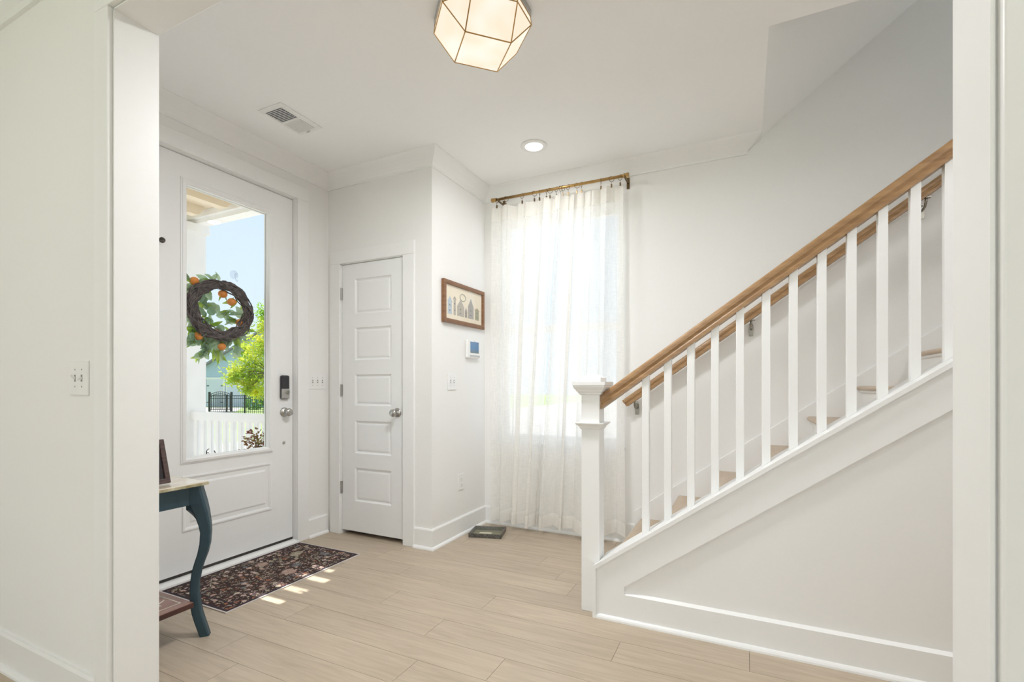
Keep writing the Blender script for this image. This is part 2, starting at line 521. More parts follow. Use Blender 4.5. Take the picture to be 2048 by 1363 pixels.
class MB:
    """collects geometry for one mesh object"""

    def __init__(self):
        self.v = []
        self.f = []

    def box(self, x0, x1, y0, y1, z0, z1):
        b = len(self.v)
        for z in (z0, z1):
            self.v += [(x0, y0, z), (x1, y0, z), (x1, y1, z), (x0, y1, z)]
        self.f += [tuple(b + i for i in q) for q in ((0, 3, 2, 1), (4, 5, 6, 7), (0, 1, 5, 4), (1, 2, 6, 5), (2, 3, 7, 6), (3, 0, 4, 7))]
        return self

    def quad(self, *p):
        b = len(self.v)
        self.v += [tuple(q) for q in p]
        self.f.append(tuple(range(b, b + len(p))))
        return self

    def prism(self, poly, axis, lo, hi):
        """poly: 2D points in the two other axes (x,z for axis y; y,z for x; x,y for z)"""
        n = len(poly)
        b = len(self.v)
        for t in (lo, hi):
            for a, c in poly:
                self.v.append({'x': (t, a, c), 'y': (a, t, c), 'z': (a, c, t)}[axis])
        self.f.append(tuple(range(b, b + n)))
        self.f.append(tuple(range(b + 2 * n - 1, b + n - 1, -1)))
        for i in range(n):
            j = (i + 1) % n
            self.f.append((b + i, b + j, b + n + j, b + n + i))
        return self

    def lathe(self, o, ax, prof, n=20):
        ax = Vector(ax).normalized()
        u = ax.orthogonal().normalized()
        w = ax.cross(u)
        o = Vector(o)
        b = len(self.v)
        for t, r in prof:
            for i in range(n):
                a = 2 * math.pi * i / n
                self.v.append(tuple(o + ax * t + (u * math.cos(a) + w * math.sin(a)) * max(r, 1e-5)))
        for k in range(len(prof) - 1):
            for i in range(n):
                j = (i + 1) % n
                self.f.append((b + k * n + i, b + k * n + j, b + (k + 1) * n + j, b + (k + 1) * n + i))
        self.f.append(tuple(b + n - 1 - i for i in range(n)))
        self.f.append(tuple(b + (len(prof) - 1) * n + i for i in range(n)))
        return self

    def tube(self, pts, r, n=8, closed=False, flat=None):
        pts = [Vector(p) for p in pts]
        m = len(pts)
        rr = r if isinstance(r, (list, tuple)) else [r] * m
        b = len(self.v)
        up = None
        for i, p in enumerate(pts):
            if closed:
                t = pts[(i + 1) % m] - pts[i - 1]
            else:
                t = pts[min(i + 1, m - 1)] - pts[max(i - 1, 0)]
            t.normalize()
            if up is None:
                up = t.orthogonal().normalized()
            up = (up - t * up.dot(t)).normalized()
            w = t.cross(up)
            for k in range(n):
                a = 2 * math.pi * k / n
                self.v.append(tuple(p + (up * math.cos(a) + w * math.sin(a)) * rr[i]))
        for i in range(m if closed else m - 1):
            i2 = (i + 1) % m
            for k in range(n):
                k2 = (k + 1) % n
                self.f.append((b + i * n + k, b + i * n + k2, b + i2 * n + k2, b + i2 * n + k))
        if not closed:
            self.f.append(tuple(b + n - 1 - k for k in range(n)))
            self.f.append(tuple(b + (m - 1) * n + k for k in range(n)))
        return self

    def sphere(self, c, r, n=14, m=8, sc=(1, 1, 1)):
        prof = []
        b = len(self.v)
        for i in range(m + 1):
            a = math.pi * i / m
            for k in range(n):
                p = 2 * math.pi * k / n
                rad = max(math.sin(a), 1e-4) * r
                self.v.append((c[0] + rad * math.cos(p) * sc[0], c[1] + rad * math.sin(p) * sc[1], c[2] + r * math.cos(a) * sc[2]))
        for i in range(m):
            for k in range(n):
                k2 = (k + 1) % n
                self.f.append((b + i * n + k, b + (i + 1) * n + k, b + (i + 1) * n + k2, b + i * n + k2))
        return self

    def sweep(self, path, prof):
        """prof: (offset to the right-hand side of travel, z) swept along an XY path with mitred corners"""
        P = [Vector((p[0], p[1])) for p in path]
        n = len(prof)
        b = len(self.v)
        for i, p in enumerate(P):
            def nrm(a, c):
                d = (c - a).normalized()
                return Vector((d.y, -d.x))
            if i == 0:
                m = nrm(P[0], P[1])
            elif i == len(P) - 1:
                m = nrm(P[-2], P[-1])
            else:
                n1, n2 = nrm(P[i - 1], p), nrm(p, P[i + 1])
                m = (n1 + n2)
                m = m / m.dot(n1)
            for o, z in prof:
                q = p + m * o
                self.v.append((q.x, q.y, z))
        for i in range(len(P) - 1):
            for k in range(n):
                k2 = (k + 1) % n
                self.f.append((b + i * n + k, b + (i + 1) * n + k, b + (i + 1) * n + k2, b + i * n + k2))
        self.f.append(tuple(b + k for k in range(n)))
        self.f.append(tuple(b + (len(P) - 1) * n + n - 1 - k for k in range(n)))
        return self

    def mesh(self, name):
        me = bpy.data.meshes.new(name)
        me.from_pydata(self.v, [], self.f)
        bm = bmesh.new()
        bm.from_mesh(me)
        bmesh.ops.recalc_face_normals(bm, faces=bm.faces)
        bm.to_mesh(me)
        bm.free()
        return me


def tag(o, label=None, cat=None, group=None, kind=None):
    if label:
        o['label'] = label
    if cat:
        o['category'] = cat
    if group:
        o['group'] = group
    if kind:
        o['kind'] = kind
    return o


def obj(name, mb, m, parent=None, bevel=0.0, smooth=False, seg=2):
    me = mb.mesh(name) if isinstance(mb, MB) else mb
    if not me.materials:
        me.materials.append(M[m] if isinstance(m, str) else m)
    if smooth:
        for p in me.polygons:
            p.use_smooth = True
    o = bpy.data.objects.new(name, me)
    col.objects.link(o)
    if parent:
        o.parent = parent
        o.matrix_parent_inverse = parent_inverse(parent)
    if bevel:
        md = o.modifiers.new('bevel', 'BEVEL')
        md.width = bevel
        md.segments = seg
        md.limit_method = 'ANGLE'
        md.angle_limit = math.radians(40)
    return o


def parent_inverse(p):
    m = Matrix.Identity(4)
    chain = []
    while p:
        chain.append(p)
        p = p.parent
    for q in reversed(chain):
        m = m @ q.matrix_parent_inverse @ q.matrix_basis
    return m.inverted()


def thing(name, label, cat, loc=(0, 0, 0), group=None, rot=None):
    o = bpy.data.objects.new(name, None)
    o.empty_display_size = 0.05
    o.location = loc
    if rot:
        o.rotation_euler = rot
    col.objects.link(o)
    return tag(o, label, cat, group)


def struct(name, mb, m, label=None, bevel=0.0, **k):
    return tag(obj(name, mb, m, bevel=bevel, **k), label, kind='structure')


def local(o):
    """clear the parent inverse: the mesh is written in the parent's own coordinates"""
    o.matrix_parent_inverse = Matrix.Identity(4)
    return o


CEIL = 2.743


def wall_holes(axis, p0, p1, u0, u1, z0, z1, holes):
    """axis 'x': wall plane across x (p0..p1), running along y (u)"""
    mb = MB()

    def bx(a, b, c, d):
        if b - a < 1e-6 or d - c < 1e-6:
            return
        if axis == 'x':
            mb.box(p0, p1, a, b, c, d)
        else:
            mb.box(a, b, p0, p1, c, d)
    cur = u0
    for (a, b, c, d) in sorted(holes):
        bx(cur, a, z0, z1)
        bx(a, b, z0, c)
        bx(a, b, d, z1)
        cur = b
    bx(cur, u1, z0, z1)
    return mb


# ------------------------------------------------------------------ floor with planks
floor = struct('floor', MB().box(-3.42, 2.3, -4.22, 3.64, -0.06, -0.016), 'gap', 'pale oak plank floor')
rows = {}
for y, x in ((1.37, -2.04), (1.54, -1.22), (1.71, -0.90), (1.88, -1.315), (2.05, -1.72), (2.05, -0.50), (2.22, -1.21), (2.22, 0.013),
             (2.39, -1.88), (2.39, -0.55), (2.56, -0.873), (2.56, -2.2), (2.05, 0.7)):
    k = int(math.floor((y - 1.288) / 0.1695))
    rows.setdefault(k, []).append(x)
rnd = random.Random(3)
plank_cache = {}
for k in range(-33, 14):
    y0 = 1.288 + 0.1695 * k
    y1 = y0 + 0.1695
    if y0 > 3.6 or y1 < -4.2:
        continue
    y1 = min(y1, 3.64)
    J = sorted(rows.get(k, []))
    if not J:
        J = [-2.9 + rnd.uniform(0, 1.2)]
    while J[0] > -3.3:
        J.insert(0, J[0] - rnd.uniform(0.95, 1.35))
    while J[-1] < 2.2:
        J.append(J[-1] + rnd.uniform(0.95, 1.35))
    for a, b in zip(J[:-1], J[1:]):
        a, b = max(a, -3.42), min(b, 2.3)
        if b - a < 0.02:
            continue
        g = 0.0007
        # planks farther behind the camera than the picture shows are skipped where another room would begin
        if y1 < -0.3:
            continue
        pm = MB().box(a + g, b - g, y0 + g, y1 - g, -0.016, 0.0)
        o = obj('plank', pm, 'plank', floor)
struct_back = MB()
back = obj('floorboards_beyond', MB().box(-3.42, 2.3, -4.22, 1.288 - 0.1695 * 10 + 0.0, -0.016, -0.0005), 'plank', floor)

# ------------------------------------------------------------------ walls, ceiling
# front (door) wall
DY0, DY1, DZ = 1.525, 2.478, 2.495
wl = struct('wall_left', wall_holes('x', -3.08, -2.93, 0.985, 2.765, 0, CEIL, [(DY0, DY1, 0, DZ)]), 'wall', 'white foyer wall around the front door')
# closet wall
CX0, CX1, CZ = -2.806, -2.186, 2.066
wc = struct('wall_closet', wall_holes('y', 2.765, 2.865, -3.08, -1.955, 0, CEIL, [(CX0, CX1, 0, CZ)]), 'wall', 'white wall around the narrow closet door')
struct('wall_closet_back', MB().box(-3.08, -2.055, 3.40, 3.64, 0, CEIL), 'wall', 'back wall inside the closet')
struct('wall_closet_outer', MB().box(-3.18, -3.08, 2.765, 3.64, 0, CEIL), 'wall', 'outer side wall of the closet')
struct('wall_alcove', MB().box(-2.055, -1.955, 2.865, 3.52, 0, CEIL), 'wall', 'short white wall carrying the framed print and keypad')
# window wall, runs up the stairwell
WX0, WX1, WZ0, WZ1 = -1.84, -0.79, 0.662, 2.50
struct('wall_window', wall_holes('y', 3.52, 3.66, -2.055, 3.75, 0, 5.6, [(WX0, WX1, WZ0, WZ1)]), 'wall', 'white wall with the curtained window and the stairs')
# partition with the wide cased opening the camera looks through
OX0, OX1, OZ = -1.876, 0.298, 2.376
struct('wall_partition', wall_holes('y', 0.866, 0.985, -3.42, 2.3, 0, CEIL, [(OX0, OX1, 0, OZ)]), 'wall', 'white partition wall with the wide cased opening')
struct('wall_right', MB().box(2.2, 2.3, 0.985, 2.45, 0, CEIL), 'wall', 'white end wall of the foyer beyond the stairs')
# room behind the camera
struct('wall_far_left', MB().box(-3.42, -3.30, -4.2, 0.866, 0, CEIL), 'wall', 'side wall of the room behind the camera')
struct('wall_far_right', MB().box(2.2, 2.3, -4.2, 0.866, 0, CEIL), 'wall', 'other side wall of the room behind the camera')
struct('wall_back', wall_holes('y', -4.32, -4.2, -3.42, 2.3, 0, CEIL, [(-2.4, 1.2, 0.30, 2.40)]), 'wall', 'back wall with an added fill-light window behind the camera')
# ceiling: foyer and room, with the hole over the stairs
HX, HY = 0.092, 2.45
cm = MB()
cm.box(-3.42, 2.3, -4.32, HY, CEIL, CEIL + 0.25)
cm.box(-3.18, HX, HY, 3.52, CEIL, CEIL + 0.25)
struct('ceiling', cm, 'ceiling', 'flat white ceiling with the stair opening')
# sloping underside over the stairs and the stairwell shell
SL = 0.765
sm = MB().prism([(HX, CEIL), (3.75, CEIL + SL * (3.75 - HX)), (3.75, CEIL + SL * (3.75 - HX) + 0.15), (HX, CEIL + 0.25)], 'y', HY, 3.52)
struct('ceiling_slope', sm, 'ceiling', 'sloping white soffit above the stairs')
struct('wall_stairwell', MB().prism([(HX, CEIL + 0.01), (3.75, CEIL + 0.01), (3.75, 5.7), (3.6, 5.6), (HX, CEIL + 0.25)], 'y', HY - 0.1, HY), 'wall', 'upper wall of the stairwell')
struct('wall_stair_end', wall_holes('x', 3.6, 3.75, HY, 3.52, 0, 5.6, [(2.6, 3.4, 3.6, 4.95)]), 'wall', 'wall at the head of the stairs')
struct('wall_under_stair', MB().box(2.3, 3.6, HY - 0.1, HY, 0, CEIL), 'wall', 'wall beside the upper stairs')

# ------------------------------------------------------------------ crown, baseboards, casings
crown_prof = [(0.0, 2.645), (0.011, 2.645), (0.013, 2.660), (0.022, 2.672), (0.040, 2.690), (0.060, 2.706), (0.078, 2.718), (0.090, 2.728), (0.096, 2.736), (0.096, CEIL), (0.0, CEIL)]
o = struct('trim_1', MB().sweep([(-2.93, 0.985), (-2.93, 2.765), (-1.955, 2.765), (-1.955, 3.52), (-0.004, 3.52), (-0.004, 3.56)], crown_prof), 'trim', 'white crown moulding around the foyer ceiling', smooth=False)
crown2 = [(0.0, 2.584), (0.014, 2.584), (0.016, 2.61), (0.05, 2.66), (0.10, 2.715), (0.13, CEIL), (0.0, CEIL)]
struct('trim_2', MB().sweep([(-1.97 + 4.2, 0.866), (-3.30, 0.866)], [(-o_, z) for o_, z in crown2]), 'trim', 'crown moulding on the camera side of the partition')
BH = 0.140
base_prof = [(0, 0), (0.014, 0), (0.014, BH - 0.010), (0.009, BH), (0, BH)]
shoe_prof = [(0.0135, 0), (0.030, 0), (0.029, 0.008), (0.024, 0.015), (0.0185, 0.019), (0.0135, 0.020)]


def baseboard(name, path, label, sign=1):
    b = struct(name, MB().sweep(path, [(sign * a, z) for a, z in base_prof]), 'trim', label)
    obj('shoe_moulding', MB().sweep(path, [(sign * a, z) for a, z in shoe_prof]), 'trim', b)
    return b


baseboard('baseboard_left', [(-2.93, 2.562), (-2.93, 2.745)], 'short white baseboard beside the front door')
baseboard('baseboard_alcove', [(-2.098, 2.765), (-1.955, 2.765), (-1.955, 3.52), (-0.66, 3.52)], 'white baseboard around the alcove corner')
baseboard('baseboard_near_left', [(-2.93, 0.985), (-2.93, 1.44)], 'white baseboard behind the console table')
baseboard('baseboard_partition', [(-1.962, 0.866), (-3.30, 0.866)], 'white baseboard on the camera side of the partition', -1)
baseboard('baseboard_partition_foyer', [(OX0 - 0.09, 0.985), (-2.93, 0.985)], 'white baseboard on the foyer side of the partition', 1)


# cased opening
def u_casing(axis, plane, out, a, b, top, w, t, label, name, sides=(1, 1)):
    """flat casing around an opening a..b with head at top; plane is the wall face; out = +1/-1 direction it projects"""
    mbs = []
    lo, hi = sorted((plane, plane + out * t))
    pieces = []
    if sides[0]:
        pieces.append(('side_casing', a - w, a, 0, top))
    if sides[1]:
        pieces.append(('side_casing', b, b + w, 0, top))
    pieces.append(('head_casing', a - (w if sides[0] else 0), b + (w if sides[1] else 0), top, top + w))
    root = bpy.data.objects.new(name, None)
    col.objects.link(root)
    tag(root, label, kind='structure')
    for nm, p, q, z0, z1 in pieces:
        m = MB()
        if axis == 'x':
            m.box(lo, hi, p, q, z0, z1)
        else:
            m.box(p, q, lo, hi, z0, z1)
        obj(nm, m, 'trim', root, bevel=0.003)
    return root


# jamb lining of the opening (camera sees both sides and the head)
jl = bpy.data.objects.new('trim_3', None)
col.objects.link(jl)
tag(jl, 'white jamb lining of the wide opening', kind='structure')
obj('jamb', MB().box(OX0 - 0.001, OX0 + 0.004, 0.860, 0.990, 0, OZ), 'trim', jl)
obj('jamb', MB().box(OX1 - 0.004, OX1 + 0.001, 0.860, 0.990, 0, OZ), 'trim', jl)
obj('head_jamb', MB().box(OX0, OX1, 0.860, 0.990, OZ - 0.004, OZ + 0.001), 'trim', jl)
u_casing('y', 0.866, -1, OX0 - 0.004, OX1 + 0.004, OZ + 0.004, 0.085, 0.022, 'flat white casing on the camera side of the opening', 'trim_4')
u_casing('y', 0.985, 1, OX0 - 0.004, OX1 + 0.004, OZ + 0.004, 0.085, 0.016, 'flat white casing on the foyer side of the opening', 'trim_5')
# front door casing and closet casing
u_casing('x', -2.93, 1, DY0 + 0.006, DY1 - 0.012, DZ - 0.010, 0.098, 0.018, 'flat white casing around the front door', 'trim_6')
u_casing('y', 2.765, -1, CX0 + 0.008, CX1 - 0.008, CZ - 0.004, 0.098, 0.018, 'flat white casing around the closet door', 'trim_7')

# ------------------------------------------------------------------ front door
d1 = bpy.data.objects.new('door_1', None)
d1.location = (-2.985, 2.0, 0)
col.objects.link(d1)
tag(d1, 'white front door with a large glass panel', kind='structure')
XF, XB = -2.963, -3.008            # inner and outer faces of the slab
SY0, SY1, SZ0, SZ1 = 1.540, 2.461, 0.038, 2.479
LY0, LY1, LZ0, LZ1 = 1.712, 2.265, 0.708, 2.316     # glass opening
slab = wall_holes('x', XB, XF, SY0, SY1, SZ0, SZ1, [(LY0, LY1, LZ0, LZ1)])
obj('slab', slab, 'door', d1)
# door frame (jamb) in the wall
jm = MB()
jm.box(-3.07, -2.925, SY1 + 0.003, DY1, 0, DZ)
jm.box(-3.07, -2.925, DY0, SY0 - 0.003, 0, DZ)
jm.box(-3.07, -2.925, DY0, DY1, SZ1 + 0.003, DZ)
jm.box(-3.07, XB - 0.004, SY1 - 0.010, SY1 + 0.01, 0, DZ)
jm.box(-3.07, XB - 0.004, SY0 - 0.01, SY0 + 0.010, 0, DZ)
obj('frame', jm, 'trim', d1)
obj('weather_strip', MB().box(-3.000, -2.972, SY1 + 0.0002, SY1 + 0.0028, 0.03, SZ1), 'rubber', d1)
obj('door_sweep', MB().box(XB, XF + 0.001, SY0, SY1, 0.022, SZ0), 'rubber', d1)
obj('threshold', MB().prism([(-3.08, 0.0), (-2.905, 0.0), (-2.905, 0.010), (-2.935, 0.021), (-3.08, 0.021)], 'y', DY0, DY1), 'trim', d1)


def moulding_ring(y0, y1, z0, z1, w, xs, prof):
    """rectangular picture-frame moulding on the door face; prof: (distance in from outer edge, height above face)"""
    mb = MB()
    n = len(prof)
    cs = []
    for (d, h) in prof:
        cs.append([(xs + h, y0 + d, z0 + d), (xs + h, y1 - d, z0 + d), (xs + h, y1 - d, z1 - d), (xs + h, y0 + d, z1 - d)])
    for i in range(n - 1):
        for k in range(4):
            k2 = (k + 1) % 4
            mb.quad(cs[i][k], cs[i][k2], cs[i + 1][k2], cs[i + 1][k])
    return mb


obj('glass_moulding', moulding_ring(1.688, 2.299, 0.672, 2.354, 0.04, XF,
    [(0, 0.0), (0.001, 0.005), (0.006, 0.006), (0.010, 0.011), (0.024, 0.013), (0.031, 0.008), (0.036, -0.012), (0.040, -0.020)]), 'door', d1)
obj('glass_stop', moulding_ring(1.688, 2.299, 0.672, 2.354, 0.04, XB,
    [(0, 0.0), (0.001, -0.006), (0.024, -0.013), (0.036, 0.008), (0.040, 0.020)]), 'door', d1)
obj('glass', MB().box(-2.989, -2.985, LY0 - 0.004, LY1 + 0.004, LZ0 - 0.004, LZ1 + 0.004), 'glass', d1)
pm_ = moulding_ring(1.697, 2.289, 0.276, 0.604, 0.04, XF,
    [(0, 0.0), (0.001, 0.006), (0.010, 0.007), (0.020, 0.003), (0.026, -0.004), (0.034, -0.005), (0.052, 0.003), (0.058, 0.005)])
pm_.quad((XF + 0.005, 1.697 + 0.058, 0.276 + 0.058), (XF + 0.005, 2.289 - 0.058, 0.276 + 0.058), (XF + 0.005, 2.289 - 0.058, 0.604 - 0.058), (XF + 0.005, 1.697 + 0.058, 0.604 - 0.058))
obj('raised_panel', pm_, 'door', d1)
# the lower panel recess sits in front of the slab face; knob, electronic lock, bolt button
KY = 2.400
knob_prof = [(0, 0.033), (0.006, 0.033), (0.010, 0.026), (0.013, 0.012), (0.030, 0.011), (0.036, 0.018), (0.044, 0.026), (0.054, 0.028), (0.062, 0.024), (0.066, 0.014), (0.067, 0.0)]
kn = obj('knob', MB().lathe((XF, KY - 0.010, 0.944), (1, 0, 0), knob_prof, 28), 'nickel', d1, smooth=True)
lk = obj('lock_body', MB().box(XF, XF + 0.026, 2.352, 2.420, 1.036, 1.206), 'black', d1, bevel=0.016, seg=4)
obj('lock_plate', MB().box(XF + 0.010, XF + 0.0285, 2.354, 2.418, 1.040, 1.112), 'nickel', lk, bevel=0.006, seg=3)
obj('thumb_turn', MB().lathe((XF + 0.028, 2.397, 1.085), (1, 0, 0), [(0, 0.015), (0.008, 0.014), (0.009, 0.0)], 20).box(XF + 0.030, XF + 0.046, 2.393, 2.401, 1.071, 1.099), 'nickel', lk)
obj('chime_button', MB().lathe((XF, 2.388, 0.727), (1, 0, 0), [(0, 0.011), (0.004, 0.011), (0.006, 0.007), (0.006, 0.004), (0.009, 0.003), (0.009, 0)], 18), 'nickel', d1)
hp = obj('hinge_pin', MB().sphere((-2.925, 1.571, 1.943), 0.016), 'pewter', d1, smooth=True)

# ------------------------------------------------------------------ closet door
d2 = bpy.data.objects.new('door_2', None)
d2.location = (-2.495, 2.80, 0)
col.objects.link(d2)
tag(d2, 'narrow white five-panel closet door', kind='structure')
YF = 2.772
cx0, cx1, cz0, cz1 = -2.790, -2.199, 0.032, 2.054
px0, px1 = -2.664, -2.316
pz = [(1.672, 1.938), (1.325, 1.570), (0.983, 1.217), (0.622, 0.868), (0.260, 0.513)]
sm_ = MB()
sm_.box(cx0, px0, YF, YF + 0.035, cz0, cz1)
sm_.box(px1, cx1, YF, YF + 0.035, cz0, cz1)
zz = [cz1] + [v for p in pz for v in (p[1], p[0])] + [cz0]
for i in range(0, len(zz), 2):
    sm_.box(px0, px1, YF, YF + 0.035, zz[i + 1], zz[i])
obj('slab', sm_, 'door', d2)
for (z0, z1) in pz:
    m = MB()
    cs = []
    for d, h in [(0, 0.0), (0.008, 0.009), (0.016, 0.011), (0.026, 0.006), (0.034, 0.005)]:
        cs.append([(px0 + d, YF + h, z0 + d), (px1 - d, YF + h, z0 + d), (px1 - d, YF + h, z1 - d), (px0 + d, YF + h, z1 - d)])
    for i in range(len(cs) - 1):
        for k in range(4):
            k2 = (k + 1) % 4
            m.quad(cs[i][k], cs[i][k2], cs[i + 1][k2], cs[i + 1][k])
    m.quad(*cs[-1])
    obj('panel', m, 'door', d2)
jm = MB()
jm.box(CX0, cx0 - 0.003, 2.762, 2.865, 0, CZ)
jm.box(cx1 + 0.003, CX1, 2.762, 2.865, 0, CZ)
jm.box(CX0, CX1, 2.762, 2.865, cz1 + 0.003, CZ)
obj('frame', jm, 'trim', d2)
obj('knob', MB().lathe((-2.258, YF, 0.938), (0, -1, 0), knob_prof, 28), 'nickel', d2, smooth=True)
for z in (1.834, 1.097, 0.356):
    h = obj('hinge', MB().lathe((-2.7945, YF - 0.010, z - 0.046), (0, 0, 1), [(0, 0.0), (0.0, 0.0065), (0.092, 0.0065), (0.092, 0.0)], 14), 'nickel', d2)
    obj('hinge_leaf', MB().box(-2.806, -2.786, YF - 0.006, YF + 0.001, z - 0.045, z + 0.045), 'nickel', h)

# ------------------------------------------------------------------ window
w1 = bpy.data.objects.new('window_1', None)
w1.location = (-1.315, 3.59, 0.662)
col.objects.link(w1)
tag(w1, 'double-hung white window behind the sheer curtains', kind='structure')


def sash(x0, x1, z0, z1, y, w=0.045):
    m = MB()
    m.box(x0, x0 + w, y - 0.016, y + 0.016, z0, z1)
    m.box(x1 - w, x1, y - 0.016, y + 0.016, z0, z1)
    m.box(x0 + w, x1 - w, y - 0.016, y + 0.016, z0, z0 + w)
    m.box(x0 + w, x1 - w, y - 0.016, y + 0.016, z1 - w, z1)
    s = obj('sash', m, 'trim', w1)
    obj('pane', MB().box(x0 + w, x1 - w, y - 0.002, y + 0.002, z0 + w, z1 - w), 'winglass', s)


fm = MB()
fm.box(WX0, WX0 + 0.03, 3.56, 3.65, WZ0, WZ1)
fm.box(WX1 - 0.03, WX1, 3.56, 3.65, WZ0, WZ1)
fm.box(WX0 + 0.03, WX1 - 0.03, 3.56, 3.65, WZ1 - 0.03, WZ1)
fm.box(WX0 + 0.03, WX1 - 0.03, 3.56, 3.65, WZ0, WZ0 + 0.03)
obj('window_frame', fm, 'trim', w1)
sash(WX0 + 0.03, WX1 - 0.03, WZ0 + 0.03, 1.60, 3.595)
sash(WX0 + 0.03, WX1 - 0.03, 1.57, WZ1 - 0.03, 3.63)
obj('window_sill', MB().box(WX0 + 0.001, WX1 - 0.001, 3.505, 3.56, WZ0, WZ0 + 0.02), 'trim', w1, bevel=0.004)
# added fill-light window behind the camera and upstairs window: frames with bars
for nm, parts, lab in (('added_window_2', [(-2.4, -2.35), (-1.23, -1.17), (-0.03, 0.03), (1.15, 1.2)], 'added wide window behind the camera for fill light'),):
    m = MB()
    for a, b in parts:
        m.box(a, b, -4.29, -4.23, 0.30, 2.40)
    m.box(-2.4, 1.2, -4.29, -4.23, 0.30, 0.35)
    m.box(-2.4, 1.2, -4.29, -4.23, 2.35, 2.40)
    struct(nm, m, 'trim', lab)
m = MB()
for a, b in ((2.6, 2.64), (3.36, 3.4)):
    m.box(3.65, 3.70, a, b, 3.6, 4.95)
m.box(3.65, 3.70, 2.6, 3.4, 3.6, 3.64)
m.box(3.65, 3.70, 2.6, 3.4, 4.91, 4.95)
struct('window_3', m, 'trim', 'upstairs window at the head of the stairs')

# ------------------------------------------------------------------ stairs
RISE, RUN, NX1 = 0.1885, 0.2545, -0.677
st = thing('staircase', 'oak tread staircase with white risers climbing along the window wall', 'staircase', (NX1, 3.0, 0))
SYA, SYB = 2.484, 3.498
for n in range(1, 15):
    xn = NX1 + RUN * (n - 1)
    z = RISE * n
    # tread with a rounded nosing
    t = 0.026
    prof = [(xn + 0.004, z - t)]
    for i in range(7):
        a = -math.pi / 2 - math.pi * i / 6
        prof.append((xn + 0.013 + 0.013 * math.cos(a), z - 0.013 + 0.013 * math.sin(a)))
    prof = [(xn + 0.013 - 0.013 * math.sin(math.pi * i / 6), z - 0.013 - 0.013 * math.cos(math.pi * i / 6)) for i in range(7)]
    prof += [(xn + RUN + 0.045, z), (xn + RUN + 0.045, z - t)]
    obj('tread', MB().prism(prof, 'y', SYA, SYB), 'tread', st, smooth=False)
    r = obj('riser', MB().box(xn + 0.028, xn + 0.046, SYA, SYB, z - RISE, z - t), 'trim', st)
    obj('cove_moulding', MB().prism([(xn + 0.028, z - t), (xn + 0.012, z - t), (xn + 0.016, z - t - 0.010), (xn + 0.028, z - t - 0.016)], 'y', SYA, SYB), 'trim', r)
# skirt board on the window wall
SK = 0.7237


def skz(x):
    return 0.972 + SK * (x - 0.296)


sk = MB().prism([(-0.66, 0.0), (3.0, 0.0), (3.0, skz(3.0)), (-0.74 + 0.02, skz(-0.72)), (-0.72, 0.0)], 'y', 3.498, 3.5195)
obj('skirt_board', sk, 'trim', st, bevel=0.003)

# knee wall below the balustrade
CS = 0.7167


def capz(x):
    return 0.2497 + CS * (x + 0.676)


def panz(x):
    return 0.169 + 0.7228 * (x + 0.525)


XE = 2.2
kw = bpy.data.objects.new('wall_stair', None)
col.objects.link(kw)
tag(kw, 'white panelled knee wall under the stair balustrade', kind='structure')
cth = 0.021
body = MB().prism([(-0.655, 0), (XE, 0), (XE, capz(XE) - cth), (-0.655, capz(-0.655) - cth)], 'y', 2.352, 2.468)
obj('core', body, 'wall', kw)
obj('panel', MB().prism([(-0.535, 0.12), (XE, 0.12), (XE, panz(XE) + 0.01), (-0.535, 0.18)], 'y', 2.334, 2.352), 'wall', kw)
brd = MB()
x0 = -0.660
brd.prism([(x0, 0.0), (XE, 0.0), (XE, 0.131), (-0.525, 0.131), (-0.525, 0.169), (-0.525, 0.1695)], 'y', 2.316, 2.352)
brd.v, brd.f = [], []
brd.prism([(x0, 0.0), (XE, 0.0), (XE, 0.131), (x0, 0.131)], 'y', 2.316, 2.351)
brd.prism([(x0, 0.131), (-0.525, 0.131), (-0.525, panz(-0.525)), (-0.525, capz(-0.525) - cth), (x0, capz(x0) - cth)], 'y', 2.316, 2.351)
brd.prism([(-0.525, panz(-0.525)), (XE, panz(XE)), (XE, capz(XE) - cth), (-0.525, capz(-0.525) - cth)], 'y', 2.316, 2.351)
obj('stringer_board', brd, 'trim', kw)
obj('sill_bevel', MB().prism([(2.316, 0.129), (2.334, 0.141), (2.334, 0.129)], 'x', -0.525, XE), 'trim', kw)
cp = MB()
cp.prism([(-0.654, capz(-0.654)), (XE, capz(XE)), (XE, capz(XE) - cth), (-0.654, capz(-0.654) - cth)], 'y', 2.351, 2.482)
cp.prism([(-0.676, capz(-0.676)), (XE, capz(XE)), (XE, capz(XE) - cth), (-0.660, capz(-0.660) - cth), (-0.660, 0), (-0.676, 0)], 'y', 2.298, 2.351)
obj('cap_board', cp, 'trim', kw)
obj('shoe_moulding', MB().sweep([(XE, 2.316), (-0.66, 2.316)], [(-(a - 0.0135), z) for a, z in shoe_prof]), 'trim', kw)

# balustrade
br = thing('stair_balustrade', 'white newel and square balusters under an oak handrail', 'railing', (-0.703, 2.398, 0))
NC = (-0.703, 2.398)
nw = obj('newel_post', MB().box(NC[0] - 0.0465, NC[0] + 0.0465, NC[1] - 0.0465, NC[1] + 0.0465, 0, 1.13), 'trim', br, bevel=0.003)


def sq_lathe(cx, cy, prof):
    m = MB()
    cs = [[(cx - r, cy - r, z), (cx + r, cy - r, z), (cx + r, cy + r, z), (cx - r, cy + r, z)] for z, r in prof]
    m.quad(*reversed(cs[0]))
    for i in range(len(cs) - 1):
        for k in range(4):
            k2 = (k + 1) % 4
            m.quad(cs[i][k], cs[i][k2], cs[i + 1][k2], cs[i + 1][k])
    m.quad(*cs[-1])
    bmx = m
    return bmx


